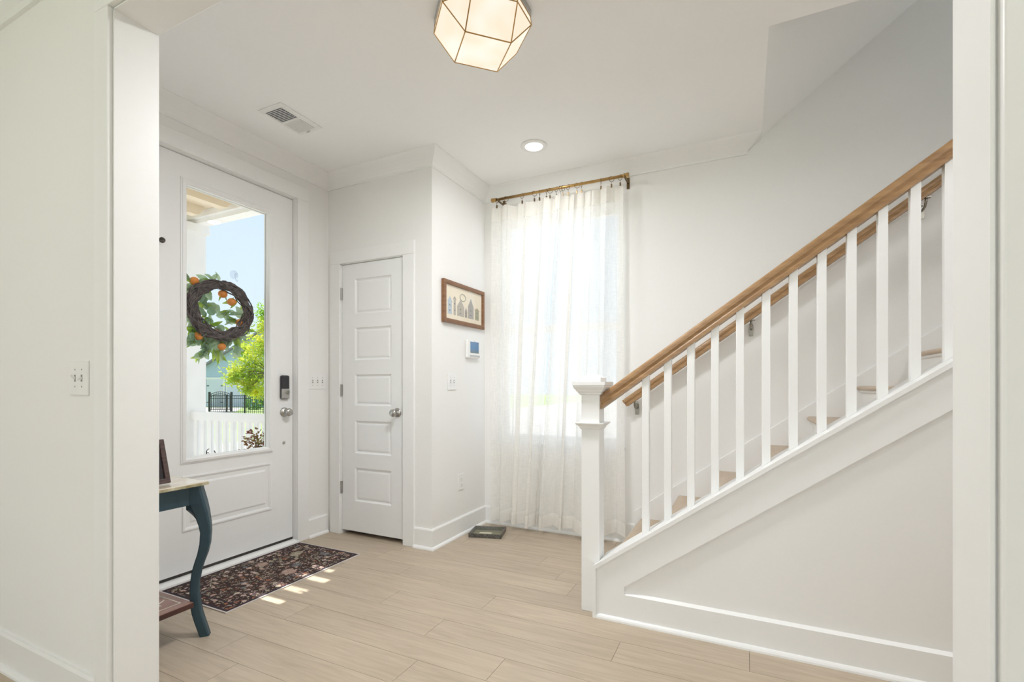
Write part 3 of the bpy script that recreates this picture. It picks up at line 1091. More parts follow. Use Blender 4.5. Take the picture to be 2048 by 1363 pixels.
obj('newel_cap', sq_lathe(*NC, [(1.086, 0.050), (1.092, 0.057), (1.098, 0.058), (1.104, 0.066), (1.110, 0.068), (1.122, 0.078), (1.126, 0.080), (1.134, 0.080), (1.136, 0.084), (1.152, 0.084), (1.152, 0.055), (1.174, 0.055), (1.176, 0.052), (1.196, 0.002)]), 'trim', nw)
obj('newel_collar', sq_lathe(*NC, [(0.912, 0.047), (0.918, 0.052), (0.930, 0.058), (0.940, 0.070), (0.944, 0.072), (0.947, 0.072), (0.947, 0.047)]), 'trim', nw)


def railtop(x):
    return 1.095 + 0.7205 * (x + 0.65)


def rail_mesh(x0, x1, top, slope, yc, prof, square_cut=False):
    m = MB()
    n = len(prof)
    for x in (x0, x1):
        for (y, zo) in prof:
            xs = x - zo * 0.52 if square_cut else x
            m.v.append((xs, yc + y, top(xs) + zo))
    m.f.append(tuple(range(n)))
    m.f.append(tuple(range(2 * n - 1, n - 1, -1)))
    for i in range(n):
        j = (i + 1) % n
        m.f.append((i, j, n + j, n + i))
    return m


hp_ = [(-0.012, 0.0), (-0.022, -0.004), (-0.028, -0.011), (-0.0305, -0.020), (-0.0305, -0.034), (-0.0265, -0.043), (-0.025, -0.050), (-0.027, -0.054), (-0.030, -0.058), (-0.030, -0.075)]
hp_ = hp_ + [(-y, z) for y, z in reversed(hp_)]
obj('handrail', rail_mesh(-0.656, 1.30, railtop, 0.72, 2.398, hp_), 'rail', br)
bh = 0.0165
for k in range(15):
    x = -0.4375 + 0.1034 * k
    m = MB()
    zb0, zb1 = capz(x - bh), capz(x + bh)
    zt0, zt1 = railtop(x - bh) - 0.074, railtop(x + bh) - 0.074
    m.prism([(x - bh, zb0), (x + bh, zb1), (x + bh, zt1), (x - bh, zt0)], 'y', 2.398 - bh, 2.398 + bh)
    obj('baluster', m, 'trim', br, bevel=0.0015)

# wall-mounted handrail
wr = thing('wall_handrail', 'oak handrail on metal brackets along the stair wall', 'handrail', (-0.77, 3.44, 0.95))


def wrtop(x):
    return 1.040 + 0.7225 * (x + 0.774)


wp = [(y * 0.92, z * 0.92) for y, z in hp_]
wrl = obj('handrail', rail_mesh(-0.790, 2.4, wrtop, 0.72, 3.435, wp, True), 'rail', wr)
for x in (-0.705, 0.030, 0.905, 1.75):
    zt = wrtop(x) - 0.070
    m = MB()
    m.tube([(x, 3.435, zt + 0.004), (x, 3.436, zt - 0.024), (x, 3.455, zt - 0.045), (x, 3.49, zt - 0.050), (x, 3.515, zt - 0.050)], 0.0065, 10)
    b = obj('bracket', m, 'bracketmetal', wr, smooth=True)
    obj('bracket_plate', MB().prism([(x - 0.012, zt - 0.095), (x + 0.012, zt - 0.095), (x + 0.015, zt - 0.05), (x + 0.011, zt - 0.018), (x, zt - 0.010), (x - 0.011, zt - 0.018), (x - 0.015, zt - 0.05)], 'y', 3.512, 3.5195), 'bracketmetal', b)
    obj('saddle_screw', MB().box(x - 0.022, x + 0.022, 3.425, 3.447, zt - 0.004, zt + 0.002), 'bracketmetal', b)

# ------------------------------------------------------------------ ceiling lantern
lt = thing('ceiling_lantern', 'geometric flush ceiling light of frosted panes with brass edges', 'ceiling light', (-1.03, 1.829, CEIL))
LC = (-1.03, 1.829)
k_ = 2 ** -0.5


def lp(u, v, z):
    return (LC[0] + (u - v) * k_, LC[1] + (u + v) * k_, z)


zb_, zt_, a_, S_, t_ = 2.576, 2.678, 0.099, 0.192, 0.094
Bq = [lp(-a_, -a_, zb_), lp(a_, -a_, zb_), lp(a_, a_, zb_), lp(-a_, a_, zb_)]
Oc = [lp(-t_, -S_, zt_), lp(t_, -S_, zt_), lp(S_, -t_, zt_), lp(S_, t_, zt_), lp(t_, S_, zt_), lp(-t_, S_, zt_), lp(-S_, t_, zt_), lp(-S_, -t_, zt_)]
faces = [(Bq[0], Bq[1], Bq[2], Bq[3]), (Oc[0], Oc[1], Bq[1], Bq[0]), (Oc[2], Oc[3], Bq[2], Bq[1]), (Oc[4], Oc[5], Bq[3], Bq[2]), (Oc[6], Oc[7], Bq[0], Bq[3]),
         (Oc[7], Oc[0], Bq[0]), (Oc[1], Oc[2], Bq[1]), (Oc[3], Oc[4], Bq[2]), (Oc[5], Oc[6], Bq[3])]
Ov = [(LC[0] + (p[0] - LC[0]) * 0.98, LC[1] + (p[1] - LC[1]) * 0.98, CEIL - 0.030) for p in Oc]
for i in range(8):
    faces.append((Oc[i], Oc[(i + 1) % 8], Ov[(i + 1) % 8], Ov[i]))
cen = Vector((LC[0], LC[1], 2.66))
for f in faces:
    P = [Vector(p) for p in f]
    nrm_ = (P[1] - P[0]).cross(P[2] - P[0]).normalized()
    if nrm_.dot(P[0] - cen) < 0:
        nrm_ = -nrm_
    m = MB()
    n = len(P)
    m.v = [tuple(p) for p in P] + [tuple(p - nrm_ * 0.003) for p in P]
    m.f = [tuple(range(n)), tuple(range(2 * n - 1, n - 1, -1))] + [(i, (i + 1) % n, n + (i + 1) % n, n + i) for i in range(n)]
    obj('pane', m, 'lampglass', lt)
edges = set()
for f in faces:
    for i in range(len(f)):
        e = tuple(sorted((f[i], f[(i + 1) % len(f)])))
        edges.add(e)
for a, b in sorted(edges):
    obj('edge_rod', MB().tube([a, b], 0.0027, 6), 'brass', lt)
plate = MB()
pts = [(LC[0] + (p[0] - LC[0]) * 1.0, LC[1] + (p[1] - LC[1]) * 1.0) for p in Oc]
plate.prism(pts, 'z', CEIL - 0.030, CEIL - 0.0005)
obj('ceiling_plate', plate, 'nickel', lt)

# recessed light
rl = thing('recessed_light', 'round recessed downlight in the ceiling near the window', 'downlight', (-1.282, 2.985, CEIL))
RC = (-1.282, 2.985)
obj('trim_ring', MB().lathe((RC[0], RC[1], CEIL), (0, 0, -1), [(0.0, 0.090), (0.004, 0.089), (0.008, 0.080), (0.009, 0.062), (0.005, 0.060)], 40), 'plastic', rl, smooth=True)
obj('lens', MB().lathe((RC[0], RC[1], CEIL - 0.006), (0, 0, -1), [(0.0, 0.060), (0.0035, 0.058), (0.005, 0.0)], 40), 'downlight', rl)
light('recessed_lamp', 'AREA', (RC[0], RC[1], CEIL - 0.014), (0, 0, 0), 3.5, (0.98, 0.99, 1.0), 0.11)
# fill downlights added behind the camera, out of view, same fitting
for i, (x, y) in enumerate(((-2.2, -0.6), (0.9, -0.6), (-0.6, -2.2))):
    r2 = thing('recessed_light', 'added fill downlight behind the camera, ' + ('above the partition switch', 'towards the stairs side', 'nearest the added back window')[i], 'downlight', (x, y, CEIL), 'added fill downlights behind the camera')
    obj('trim_ring', MB().lathe((x, y, CEIL), (0, 0, -1), [(0.0, 0.090), (0.004, 0.089), (0.008, 0.080), (0.009, 0.062), (0.005, 0.060)], 40), 'plastic', r2, smooth=True)
    obj('lens', MB().lathe((x, y, CEIL - 0.006), (0, 0, -1), [(0.0, 0.060), (0.0035, 0.058), (0.005, 0.0)], 40), 'downlight', r2)
    light('room_fill_lamp', 'AREA', (x, y, CEIL - 0.014), (0, 0, 0), 4.5, (1.0, 0.98, 0.96), 0.11)
rx, ry = 1.35, 1.60  # extra downlight added out of view to brighten the knee wall
r3 = thing('recessed_light', 'added fill downlight in the foyer ceiling hidden beyond the opening jamb', 'downlight', (rx, ry, CEIL))
obj('trim_ring', MB().lathe((rx, ry, CEIL), (0, 0, -1), [(0.0, 0.090), (0.004, 0.089), (0.008, 0.080), (0.009, 0.062), (0.005, 0.060)], 40), 'plastic', r3, smooth=True)
obj('lens', MB().lathe((rx, ry, CEIL - 0.006), (0, 0, -1), [(0.0, 0.060), (0.0035, 0.058), (0.005, 0.0)], 40), 'downlight', r3)
light('recessed_lamp', 'AREA', (rx, ry, CEIL - 0.014), (0, 0, 0), 9, (0.97, 0.985, 1.0), 0.11)
# light inside the lantern, below its panes' level so that the panes themselves glow
light('lantern_lamp', 'AREA', (LC[0], LC[1], zb_ - 0.006), (0, 0, 0), 26, (0.97, 0.985, 1.0), 0.34)

# ------------------------------------------------------------------ ceiling vent
vt = thing('ceiling_vent', 'white louvred air vent in the ceiling above the front door', 'vent', (-2.475, 2.045, CEIL))
vx0, vx1, vy0, vy1 = -2.574, -2.378, 1.895, 2.198
m = MB()
ix0, ix1 = -2.552, -2.418
iy0, iy1 = 1.930, 2.172
ym = 2.052
zc = CEIL
for a, b, c, d in ((vx0, vx1, vy0, iy0), (vx0, vx1, iy1, vy1), (vx0, ix0, iy0, iy1), (ix1, vx1, iy0, iy1), (ix0, ix1, ym - 0.006, ym + 0.006)):
    m.box(a, b, c, d, zc - 0.006, zc - 0.0003)
obj('frame', m, 'vent', vt, bevel=0.002)
obj('backing', MB().box(ix0, ix1, iy0, iy1, zc - 0.0025, zc - 0.0004), 'ventdark', vt)
for i in range(18):
    far = i < 9
    y = (iy0 + 0.006 + i * 0.0128) if i < 9 else (ym + 0.010 + (i - 9) * 0.0126)
    s = 1 if not far else -1
    m = MB()
    p = [(y - 0.004 * s, zc - 0.001), (y + 0.004 * s, zc - 0.0105), (y + 0.0052 * s, zc - 0.0105), (y - 0.0028 * s, zc - 0.001)]
    if far:
        p = [(y - 0.0030, zc - 0.0095), (y + 0.0030, zc - 0.0080), (y + 0.0030, zc - 0.0072), (y - 0.0030, zc - 0.0087)]
    m.prism(p, 'x', ix0, ix1)
    obj('louvre', m, 'vent', vt)
obj('lever', MB().box(-2.495, -2.465, 2.178, 2.184, zc - 0.018, zc - 0.006), 'vent', vt)

# ------------------------------------------------------------------ switches, outlet, keypad


def wall_plate(name, label, cat, origin, u, nrm, w, h, toggles=(), group=None, outlet=False):
    """origin: centre on the wall; u: horizontal direction; nrm: out of the wall"""
    u = Vector(u)
    nn = Vector(nrm)
    rot = Matrix((u, Vector((0, 0, 1)), nn)).transposed().to_4x4()
    t = thing(name, label, cat, origin, group)
    t.matrix_basis = Matrix.Translation(Vector(origin)) @ rot

    def part(nm, mb, m, par=t, bevel=0.0):
        o = obj(nm, mb, m, None, bevel)
        o.parent = par
        o.matrix_parent_inverse = Matrix.Identity(4)
        return o
    part('plate', MB().box(-w / 2, w / 2, -h / 2, h / 2, 0.0003, 0.006), 'plastic', bevel=0.002)
    for (x, up) in toggles:
        s = part('toggle_slot', MB().box(x - 0.005, x + 0.005, -0.012, 0.012, 0.006, 0.0066), 'slot')
        m = MB()
        m.prism([(-0.005, 0.006), (0.005, 0.006), (0.005 + 0.008 * up, 0.019), (-0.001 + 0.008 * up, 0.019)], 'x', x - 0.0035, x + 0.0035)
        part('toggle', m, 'plastic')
        for zz in (-0.030, 0.030):
            part('screw', MB().lathe((x, zz, 0.006), (0, 0, 1), [(0, 0.0028), (0.0008, 0.0024), (0.0008, 0)], 10), 'slot')
    if outlet:
        for zz in (-0.020, 0.020):
            r = part('receptacle', MB().box(-0.0165, 0.0165, zz - 0.0135, zz + 0.0135, 0.006, 0.0085), 'plastic', bevel=0.001)
            part('contact_slot', MB().box(-0.0075, -0.0055, zz - 0.002, zz + 0.007, 0.0085, 0.0088).box(0.0055, 0.0075, zz - 0.002, zz + 0.007, 0.0085, 0.0088).box(-0.0025, 0.0025, zz - 0.0095, zz - 0.005, 0.0085, 0.0088), 'slot', r)
    return t


wall_plate('light_switch', 'white triple switch plate beside the front door', 'light switch', (-2.93, 2.655, 1.164), (0, 1, 0), (1, 0, 0), 0.162, 0.114, ((-0.046, -1), (0, -1), (0.046, -1)))
wall_plate('light_switch', 'white double switch plate below the small screen', 'light switch', (-1.955, 3.015, 1.163), (0, 1, 0), (1, 0, 0), 0.114, 0.124, ((-0.023, -1), (0.023, -1)))
wall_plate('light_switch', 'white double switch plate on the partition beside the opening', 'light switch', (-2.104, 0.866, 1.160), (1, 0, 0), (0, -1, 0), 0.125, 0.120, ((-0.023, 1), (0.023, -1)))
wall_plate('wall_outlet', 'white power outlet low on the alcove wall', 'outlet', (-1.955, 3.138, 0.402), (0, 1, 0), (1, 0, 0), 0.074, 0.120, (), outlet=True)

kp = thing('wall_keypad', 'white wall panel with a blue screen under the framed print', 'keypad', (-1.955, 3.30, 1.41))
obj('housing', MB().box(-1.9545, -1.928, 3.200, 3.395, 1.347, 1.490), 'plastic', kp, bevel=0.010, seg=4)
obj('screen', MB().box(-1.929, -1.9268, 3.238, 3.368, 1.388, 1.476), 'screen', kp)
obj('speaker_bar', MB().box(-1.929, -1.9265, 3.228, 3.385, 1.357, 1.372), mat('grey_plastic', (0.5, 0.5, 0.49), 0.5), kp, bevel=0.001)
obj('camera_lens', MB().lathe((-1.928, 3.305, 1.483), (1, 0, 0), [(0, 0.003), (0.001, 0.002), (0.001, 0)], 10), 'black', kp)

# ------------------------------------------------------------------ framed print
fp = thing('framed_print', 'walnut framed print of small houses on the alcove wall', 'picture', (-1.955, 3.174, 1.745))
fy0, fy1, fz0, fz1 = 2.880, 3.470, 1.590, 1.898
fw = 0.030
X0, X1 = -1.9547, -1.930
for a, b, c, d in ((fy0, fy1, fz0, fz0 + fw), (fy0, fy1, fz1 - fw, fz1), (fy0, fy0 + fw, fz0 + fw, fz1 - fw), (fy1 - fw, fy1, fz0 + fw, fz1 - fw)):
    obj('frame_bar', MB().box(X0, X1, a, b, c, d), 'walnut', fp, bevel=0.002)
paper = obj('print', MB().box(-1.952, -1.943, fy0 + fw, fy1 - fw, fz0 + fw, fz1 - fw), 'paper', fp)
art = {}


def ink(name, c):
    if name not in art:
        art[name] = noisy('ink_' + name, c, tuple(v * 0.8 for v in c), 90, 0.8)
    return art[name]


def house(y, w, h, roof, c, cr, door=None):
    z = 1.655
    x = -1.9428
    m = MB().prism([(y, z), (y + w, z), (y + w, z + h), (y + w / 2, z + h + roof), (y, z + h)], 'x', x - 0.0003, x)
    hs = obj('painted_house', m, ink(c[0], c[1]), paper)
    e = 0.006
    m = MB().prism([(y - e, z + h), (y + w / 2, z + h + roof + e), (y + w + e, z + h), (y + w + e, z + h - 0.008), (y + w / 2, z + h + roof - 0.004), (y - e, z + h - 0.008)], 'x', x, x + 0.0002)
    obj('painted_roof', m, ink(cr[0], cr[1]), hs)
    for q in (0.3, 0.7):
        obj('painted_window', MB().lathe((x, y + w / 2, z + h * q), (1, 0, 0), [(0, 0.006), (0.0002, 0.006), (0.0002, 0)], 8), ink('dark', (0.16, 0.15, 0.14)), hs)


G1 = ('grey', (0.42, 0.38, 0.33))
G2 = ('warmgrey', (0.52, 0.48, 0.41))
BL = ('paleblue', (0.55, 0.62, 0.68))
OL = ('olive', (0.40, 0.38, 0.26))
WT = ('whitewash', (0.80, 0.77, 0.70))
house(2.945, 0.055, 0.095, 0.03, BL, BL)
house(3.022, 0.030, 0.120, 0.015, G2, G1)
house(3.070, 0.100, 0.075, 0.055, G2, WT)
house(3.180, 0.036, 0.050, 0.03, G1, WT)
house(3.228, 0.085, 0.090, 0.070, G1, WT)
house(3.335, 0.062, 0.080, 0.012, OL, ('rust', (0.52, 0.40, 0.30)))
obj('painted_wreath', MB().tube([(-1.9426, 3.150 + 0.04 * math.cos(a), 1.800 + 0.026 * math.sin(a)) for a in [i * math.pi / 12 for i in range(24)]], 0.004, 6, True), ink('sage', (0.50, 0.50, 0.42)), paper)
obj('picture_glass', MB().box(-1.9405, -1.9395, fy0 + fw, fy1 - fw, fz0 + fw, fz1 - fw), 'picglass', fp)

# ------------------------------------------------------------------ curtain rod, rings, curtains
RZ, RY = 2.616, 3.420
cr = thing('curtain_rod', 'antique brass curtain rod above the window', 'curtain rod', (-1.29, RY, RZ))
obj('rod', MB().lathe((-1.80, RY, RZ), (1, 0, 0), [(0, 0), (0, 0.0105), (1.02, 0.0105), (1.02, 0)], 16), 'brass', cr, smooth=True)
for s, x in ((-1, -1.80), (1, -0.78)):
    e = obj('finial', MB().lathe((x - 0.004 * s, RY, RZ), (s, 0, 0), [(0, 0.0), (0, 0.012), (0.008, 0.016), (0.012, 0.0165), (0.016, 0.013), (0.022, 0.013), (0.024, 0.0165), (0.040, 0.017), (0.042, 0.015), (0.042, 0.0)], 18), 'brass', cr)
for x in (-1.775, -0.768):
    b = obj('bracket', MB().box(x - 0.006, x + 0.006, RY - 0.006, 3.5195, RZ - 0.020, RZ - 0.011), 'darkbrass', cr)
    obj('bracket_plate', MB().box(x - 0.010, x + 0.010, 3.514, 3.5197, RZ - 0.060, RZ + 0.02), 'darkbrass', b)
    obj('bracket_cup', MB().tube([(x, RY + 0.016 * math.sin(a), RZ - 0.016 * math.cos(a)) for a in [math.radians(q) for q in range(-80, 81, 20)]], 0.0035, 6), 'darkbrass', b)


def rod_x(px):
    r = (px - 1024) / 966.0
    c, s = math.cos(YAW), math.sin(YAW)
    d = RY / (c + r * s)
    return d * (r * c - s)


ring_px = [993.7, 1012, 1044.5, 1068.8, 1079, 1093, 1100, 1113, 1121, 1126, 1136.5, 1154, 1163, 1202, 1223, 1240.6]
ring_x = [rod_x(p) for p in ring_px]
ORD = 'first second third fourth fifth sixth seventh eighth ninth tenth eleventh twelfth thirteenth fourteenth fifteenth last'.split()
for i, x in enumerate(ring_x):
    rg = tag(obj('curtain_ring', MB().tube([(x + 0.019 * math.sin(a) * math.sin(1.1 * math.sin(i * 2.4)), RY + 0.019 * math.sin(a) * math.cos(1.1 * math.sin(i * 2.4)), RZ - 0.007 - 0.019 * math.cos(a)) for a in [k * math.pi / 10 for k in range(20)]], 0.0017, 6, True), 'darkbrass'),
             ORD[i] + ' bronze clip ring along the curtain rod, counted from the framed print end', 'curtain ring', 'clip rings on the curtain rod')
    m = MB().tube([(x, RY, RZ - 0.026), (x, RY - 0.003, RZ - 0.036), (x, RY, RZ - 0.044)], 0.0014, 5)
    m.box(x - 0.0045, x + 0.0045, RY - 0.005, RY + 0.005, RZ - 0.066, RZ - 0.044)
    obj('clip', m, 'darkbrass', rg)


def curtain(name, label, xt0, xt1, xb0, xb1, folds, seed, clips):
    rn = random.Random(seed)
    NU, NV = 150, 60
    ph = [rn.uniform(0, 6.28) for _ in range(6)]
    t = thing(name, label, 'curtain', ((xt0 + xt1) / 2, RY, 0.05), 'sheer curtains at the foyer window')

    def pt(u, v, off=0.0):
        x = (xt0 + (xt1 - xt0) * u) * (1 - v) + (xb0 + (xb1 - xb0) * u) * v
        w = u + 0.035 * math.sin(5.1 * u + ph[0]) + 0.02 * math.sin(11 * u + ph[1])
        amp = 0.022 + 0.024 * min(1, v * 2.2)
        y = RY + amp * math.sin(2 * math.pi * folds * w + ph[2] + 0.5 * v * math.sin(3 * u + ph[3])) + 0.012 * math.sin(2 * math.pi * (folds * 2.3) * w + ph[4]) * (1 - 0.5 * v)
        x += (0.020 + 0.012 * math.sin(7 * u + ph[5])) * math.sin(4 * math.pi * folds * w + 2 * ph[2]) * (0.5 + 0.5 * min(1, 3 * v)) * min(1.0, 8 * u, 8 * (1 - u))
        # top edge sags between clips
        xx = xt0 + (xt1 - xt0) * u
        dmin = min(abs(xx - c) for c in clips)
        sag = min(dmin, 0.05) / 0.05 * 0.020
        ztop = RZ - 0.052 - sag * max(0, 1 - v * 5)
        zbot = 0.058 + 0.010 * math.sin(9 * u + ph[5]) + 0.010 * math.sin(2 * math.pi * folds * w + ph[2])
        z = ztop * (1 - v) + zbot * v
        return (x, y - off, z)

    def sheet(v0, v1, nv, off):
        m = MB()
        for j in range(nv + 1):
            v = v0 + (v1 - v0) * j / nv
            for i in range(NU + 1):
                m.v.append(pt(i / NU, v, off))
        for j in range(nv):
            for i in range(NU):
                a = j * (NU + 1) + i
                m.f.append((a, a + 1, a + NU + 2, a + NU + 1))
        return m
    obj('panel', sheet(0, 1, NV, 0), 'sheer', t, smooth=True)
    obj('header_band', sheet(0, 0.045, 6, 0.0015), 'hem', t, smooth=True)
    obj('bottom_hem', sheet(0.962, 1.0, 4, 0.0015), 'lowhem', t, smooth=True)
    return t


curtain('sheer_curtain', 'sheer white linen curtain panel next to the framed print', -1.835, -1.266, -1.845, -1.436, 3.5, 11, ring_x[:8])
curtain('sheer_curtain', 'sheer white linen curtain panel nearer the stairs', -1.266, -0.782, -1.424, -0.762, 3.7, 5, ring_x[8:])

# ------------------------------------------------------------------ rug
rug = obj('door_mat', MB().box(-0.286, 0.286, -0.465, 0.465, 0, 0.005), 'rug')
rug.location = (-2.612, 2.005, 0.0003)
tag(rug, 'dark floral patterned mat in front of the front door', 'mat')

# ------------------------------------------------------------------ glass tray on the floor
gt = thing('glass_tray', 'small smoked glass box with dark rim on the floor by the curtain', 'box', (-1.775, 3.24, 0), rot=(0, 0, math.radians(16)))
gw, gd, gh = 0.125, 0.105, 0.030
m = MB()
for a, b, c, d in ((-gw, gw, -gd, -gd + 0.012), (-gw, gw, gd - 0.012, gd), (-gw, -gw + 0.012, -gd + 0.012, gd - 0.012), (gw - 0.012, gw, -gd + 0.012, gd - 0.012)):
    m.box(a, b, c, d, 0.0, gh)
local(obj('rim', m, noisy('tray_rim', (0.03, 0.028, 0.024), (0.16, 0.15, 0.13), 90, 0.3), gt, bevel=0.003))
local(obj('base', MB().box(-gw + 0.012, gw - 0.012, -gd + 0.012, gd - 0.012, 0.001, 0.004), 'smoked', gt))
local(obj('lid', MB().box(-gw + 0.011, gw - 0.011, -gd + 0.011, gd - 0.011, gh - 0.003, gh + 0.001), 'smoked', gt))
local(obj('paper_label', MB().box(-0.045, 0.048, -gd + 0.016, -gd + 0.042, gh + 0.001, gh + 0.0016), noisy('tray_label', (0.62, 0.58, 0.45), (0.68, 0.64, 0.52), 60, 0.7), gt))

# ------------------------------------------------------------------ console table
ct = thing('console_table', 'teal painted console table with curved legs beside the front door', 'table', (-2.55, 1.18, 0))
TX0, TX1, TY0, TY1, TZ = -2.885, -2.193, 1.010, 1.372, 0.702
top = obj('table_top', MB().box(TX0, TX1, TY0, TY1, TZ - 0.017, TZ), 'tabletop', ct, bevel=0.005, seg=3)
obj('edge_band', MB().box(TX0 - 0.0006, TX1 + 0.0008, TY0, TY1 + 0.0008, TZ - 0.0155, TZ - 0.004), 'tableedge', top)
ap = MB()
AX0, AX1, AY0, AY1 = TX0 + 0.04, TX1 - 0.038, TY0 + 0.03, TY1 - 0.036
obj('apron', MB().box(AX1 - 0.02, AX1, AY0, AY1, 0.600, TZ - 0.017), 'teal', ct)
obj('apron', MB().box(AX0, AX0 + 0.02, AY0, AY1, 0.600, TZ - 0.017), 'teal', ct)
obj('apron', MB().box(AX0, AX1, AY1 - 0.02, AY1, 0.600, TZ - 0.017), 'teal', ct)
obj('apron', MB().box(AX0, AX1, AY0, AY0 + 0.02, 0.600, TZ - 0.017), 'teal', ct)
# cabriole leg: centre line in the diagonal plane
leg_path = [(0.685, -0.025, 0.060), (0.669, -0.0251, 0.064), (0.607, -0.0104, 0.066), (0.585, -0.004, 0.062), (0.568, 0.002, 0.058), (0.535, 0.0102, 0.0513), (0.502, 0.0173, 0.0461), (0.468, 0.0208, 0.0412), (0.418, 0.0175, 0.0406),
            (0.373, 0.0082, 0.0395), (0.334, -0.0046, 0.0375), (0.297, -0.0149, 0.0364), (0.252, -0.0218, 0.0344), (0.196, -0.0237, 0.0364), (0.151, -0.0202, 0.0384), (0.108, -0.0134, 0.0394),
            (0.068, -0.0026, 0.0400), (0.03, 0.0086, 0.0395), (0.0, 0.0175, 0.0376)]


def cabriole(cx, cy, sx, sy):
    m = MB()
    dvec = Vector((sx, sy, 0)).normalized()
    side = Vector((-dvec.y, dvec.x, 0))
    rows_ = []
    for z, o_, w in leg_path:
        c = Vector((cx, cy, z)) + dvec * o_
        h = w / 2
        # square section with its corner edges softened
        ring = []
        for du, dv in ((1, 0.75), (1, -0.75), (0.75, -1), (-0.75, -1), (-1, -0.75), (-1, 0.75), (-0.75, 1), (0.75, 1)):
            ring.append(tuple(c + dvec * du * h + side * dv * h))
        rows_.append(len(m.v))
        m.v += ring
    for a, b in zip(rows_[:-1], rows_[1:]):
        for k in range(8):
            m.f.append((a + k, a + (k + 1) % 8, b + (k + 1) % 8, b + k))
    m.f.append(tuple(rows_[0] + k for k in range(8)))
    m.f.append(tuple(rows_[-1] + 7 - k for k in range(8)))
    return m


LXA, LXB, LYA, LYB = TX0 + 0.035, -2.227, TY0 + 0.030, 1.358
for cx, cy, sx, sy in ((LXB, LYB, 1, 1), (LXB, LYA, 1, -1), (LXA, LYB, -1, 1), (LXA, LYA, -1, -1)):
    lg = obj('leg', cabriole(cx, cy, sx * 1.0, sy * (1.0 if sy > 0 else 0.15)), 'teal', ct, smooth=False)
# corner brackets under the apron
obj('corner_bracket', MB().prism([(1.311, 0.616), (1.311, 0.577), (1.327, 0.560), (1.340, 0.545), (1.352, 0.528), (1.358, 0.616)], 'x', -2.258, -2.234), 'teal', ct)
sh = obj('lower_shelf', MB().box(LXA, -2.212, LYA - 0.01, 1.318, 0.146, 0.168), 'shelfedge', ct, bevel=0.002)
st_ = obj('shelf_surface', MB().box(LXA, -2.213, LYA - 0.01, 1.317, 0.168, 0.1695), 'shelf', sh)
for a in range(5):
    x = -2.36 - 0.06 * a
    obj('inlay', MB().tube([(x, 1.10, 0.1697), (x + 0.05, 1.20, 0.1697), (x + 0.01, 1.27, 0.1697)], [0.004, 0.006, 0.003], 5), 'inlay', sh)
obj('inlay', MB().box(-2.262, -2.257, 1.03, 1.29, 0.1695, 0.1702).box(-2.8, -2.262, 1.285, 1.29, 0.1695, 0.1702), 'inlay', sh)
for x, y, a in ((-2.33, 1.22, 0.4), (-2.30, 1.18, 1.2), (-2.35, 1.16, 2.0), (-2.40, 1.23, 0.9)):
    m = MB()
    m.v = [(x + math.cos(a + q) * r, y + math.sin(a + q) * r, 0.1701) for q, r in ((0, 0.035), (0.6, 0.018), (3.14, 0.02), (-0.6, 0.018))]
    m.f = [(0, 1, 2, 3)]
    obj('inlay_leaf', m, 'inlaygreen', sh)

# small picture frame standing on the table
pf = thing('tabletop_frame', 'dark wooden picture frame leaning on the console table', 'picture frame', (-2.268, 1.14, TZ + 0.008), rot=(0, math.radians(-16.5), 0))
fh, fy = 0.195, 0.115
for a, b, c, d in ((-fy, fy, 0, 0.02), (-fy, fy, fh - 0.02, fh), (-fy, -fy + 0.02, 0.02, fh - 0.02), (fy - 0.02, fy, 0.02, fh - 0.02)):
    local(obj('frame_bar', MB().box(-0.018, 0, a, b, c, d), 'darkframe', pf, bevel=0.002))
local(obj('photo', MB().box(-0.014, -0.008, -fy + 0.018, fy - 0.018, 0.018, fh - 0.018), 'darkpic', pf))
local(obj('easel_leg', MB().prism([(-0.018, 0.15), (-0.024, 0.15), (-0.072, 0.022), (-0.066, 0.020)], 'y', -0.02, 0.02), 'darkframe', pf))

# slender metal ornament on the table, mostly hidden by the jamb
mo = thing('metal_ornament', 'dark metal orb ornament on the console table half hidden by the jamb', 'ornament', (-2.466, 1.165, TZ))
ox, oy = -2.470, 1.150
obj('stem', MB().lathe((ox, oy, TZ), (0, 0, 1), [(0, 0), (0, 0.05), (0.010, 0.048), (0.018, 0.012), (0.20, 0.007), (0.385, 0.009), (0.392, 0)], 16), 'pewter', mo)
orb = obj('orb', MB().sphere((ox, oy, 1.152), 0.052, 20, 12, (1, 1, 1.1)), 'pewter', mo, smooth=True)
for k in range(4):
    z = 1.152 + (k - 1.5) * 0.026
    rr = math.sqrt(max(0.0, 0.052 ** 2 - ((z - 1.152) / 1.1) ** 2)) + 0.002
    obj('orb_band', MB().tube([(ox + rr * math.cos(a), oy + rr * math.sin(a), z + 0.012 * math.sin(a)) for a in [i * math.pi / 12 for i in range(24)]], 0.003, 6, True), 'nickel', orb)

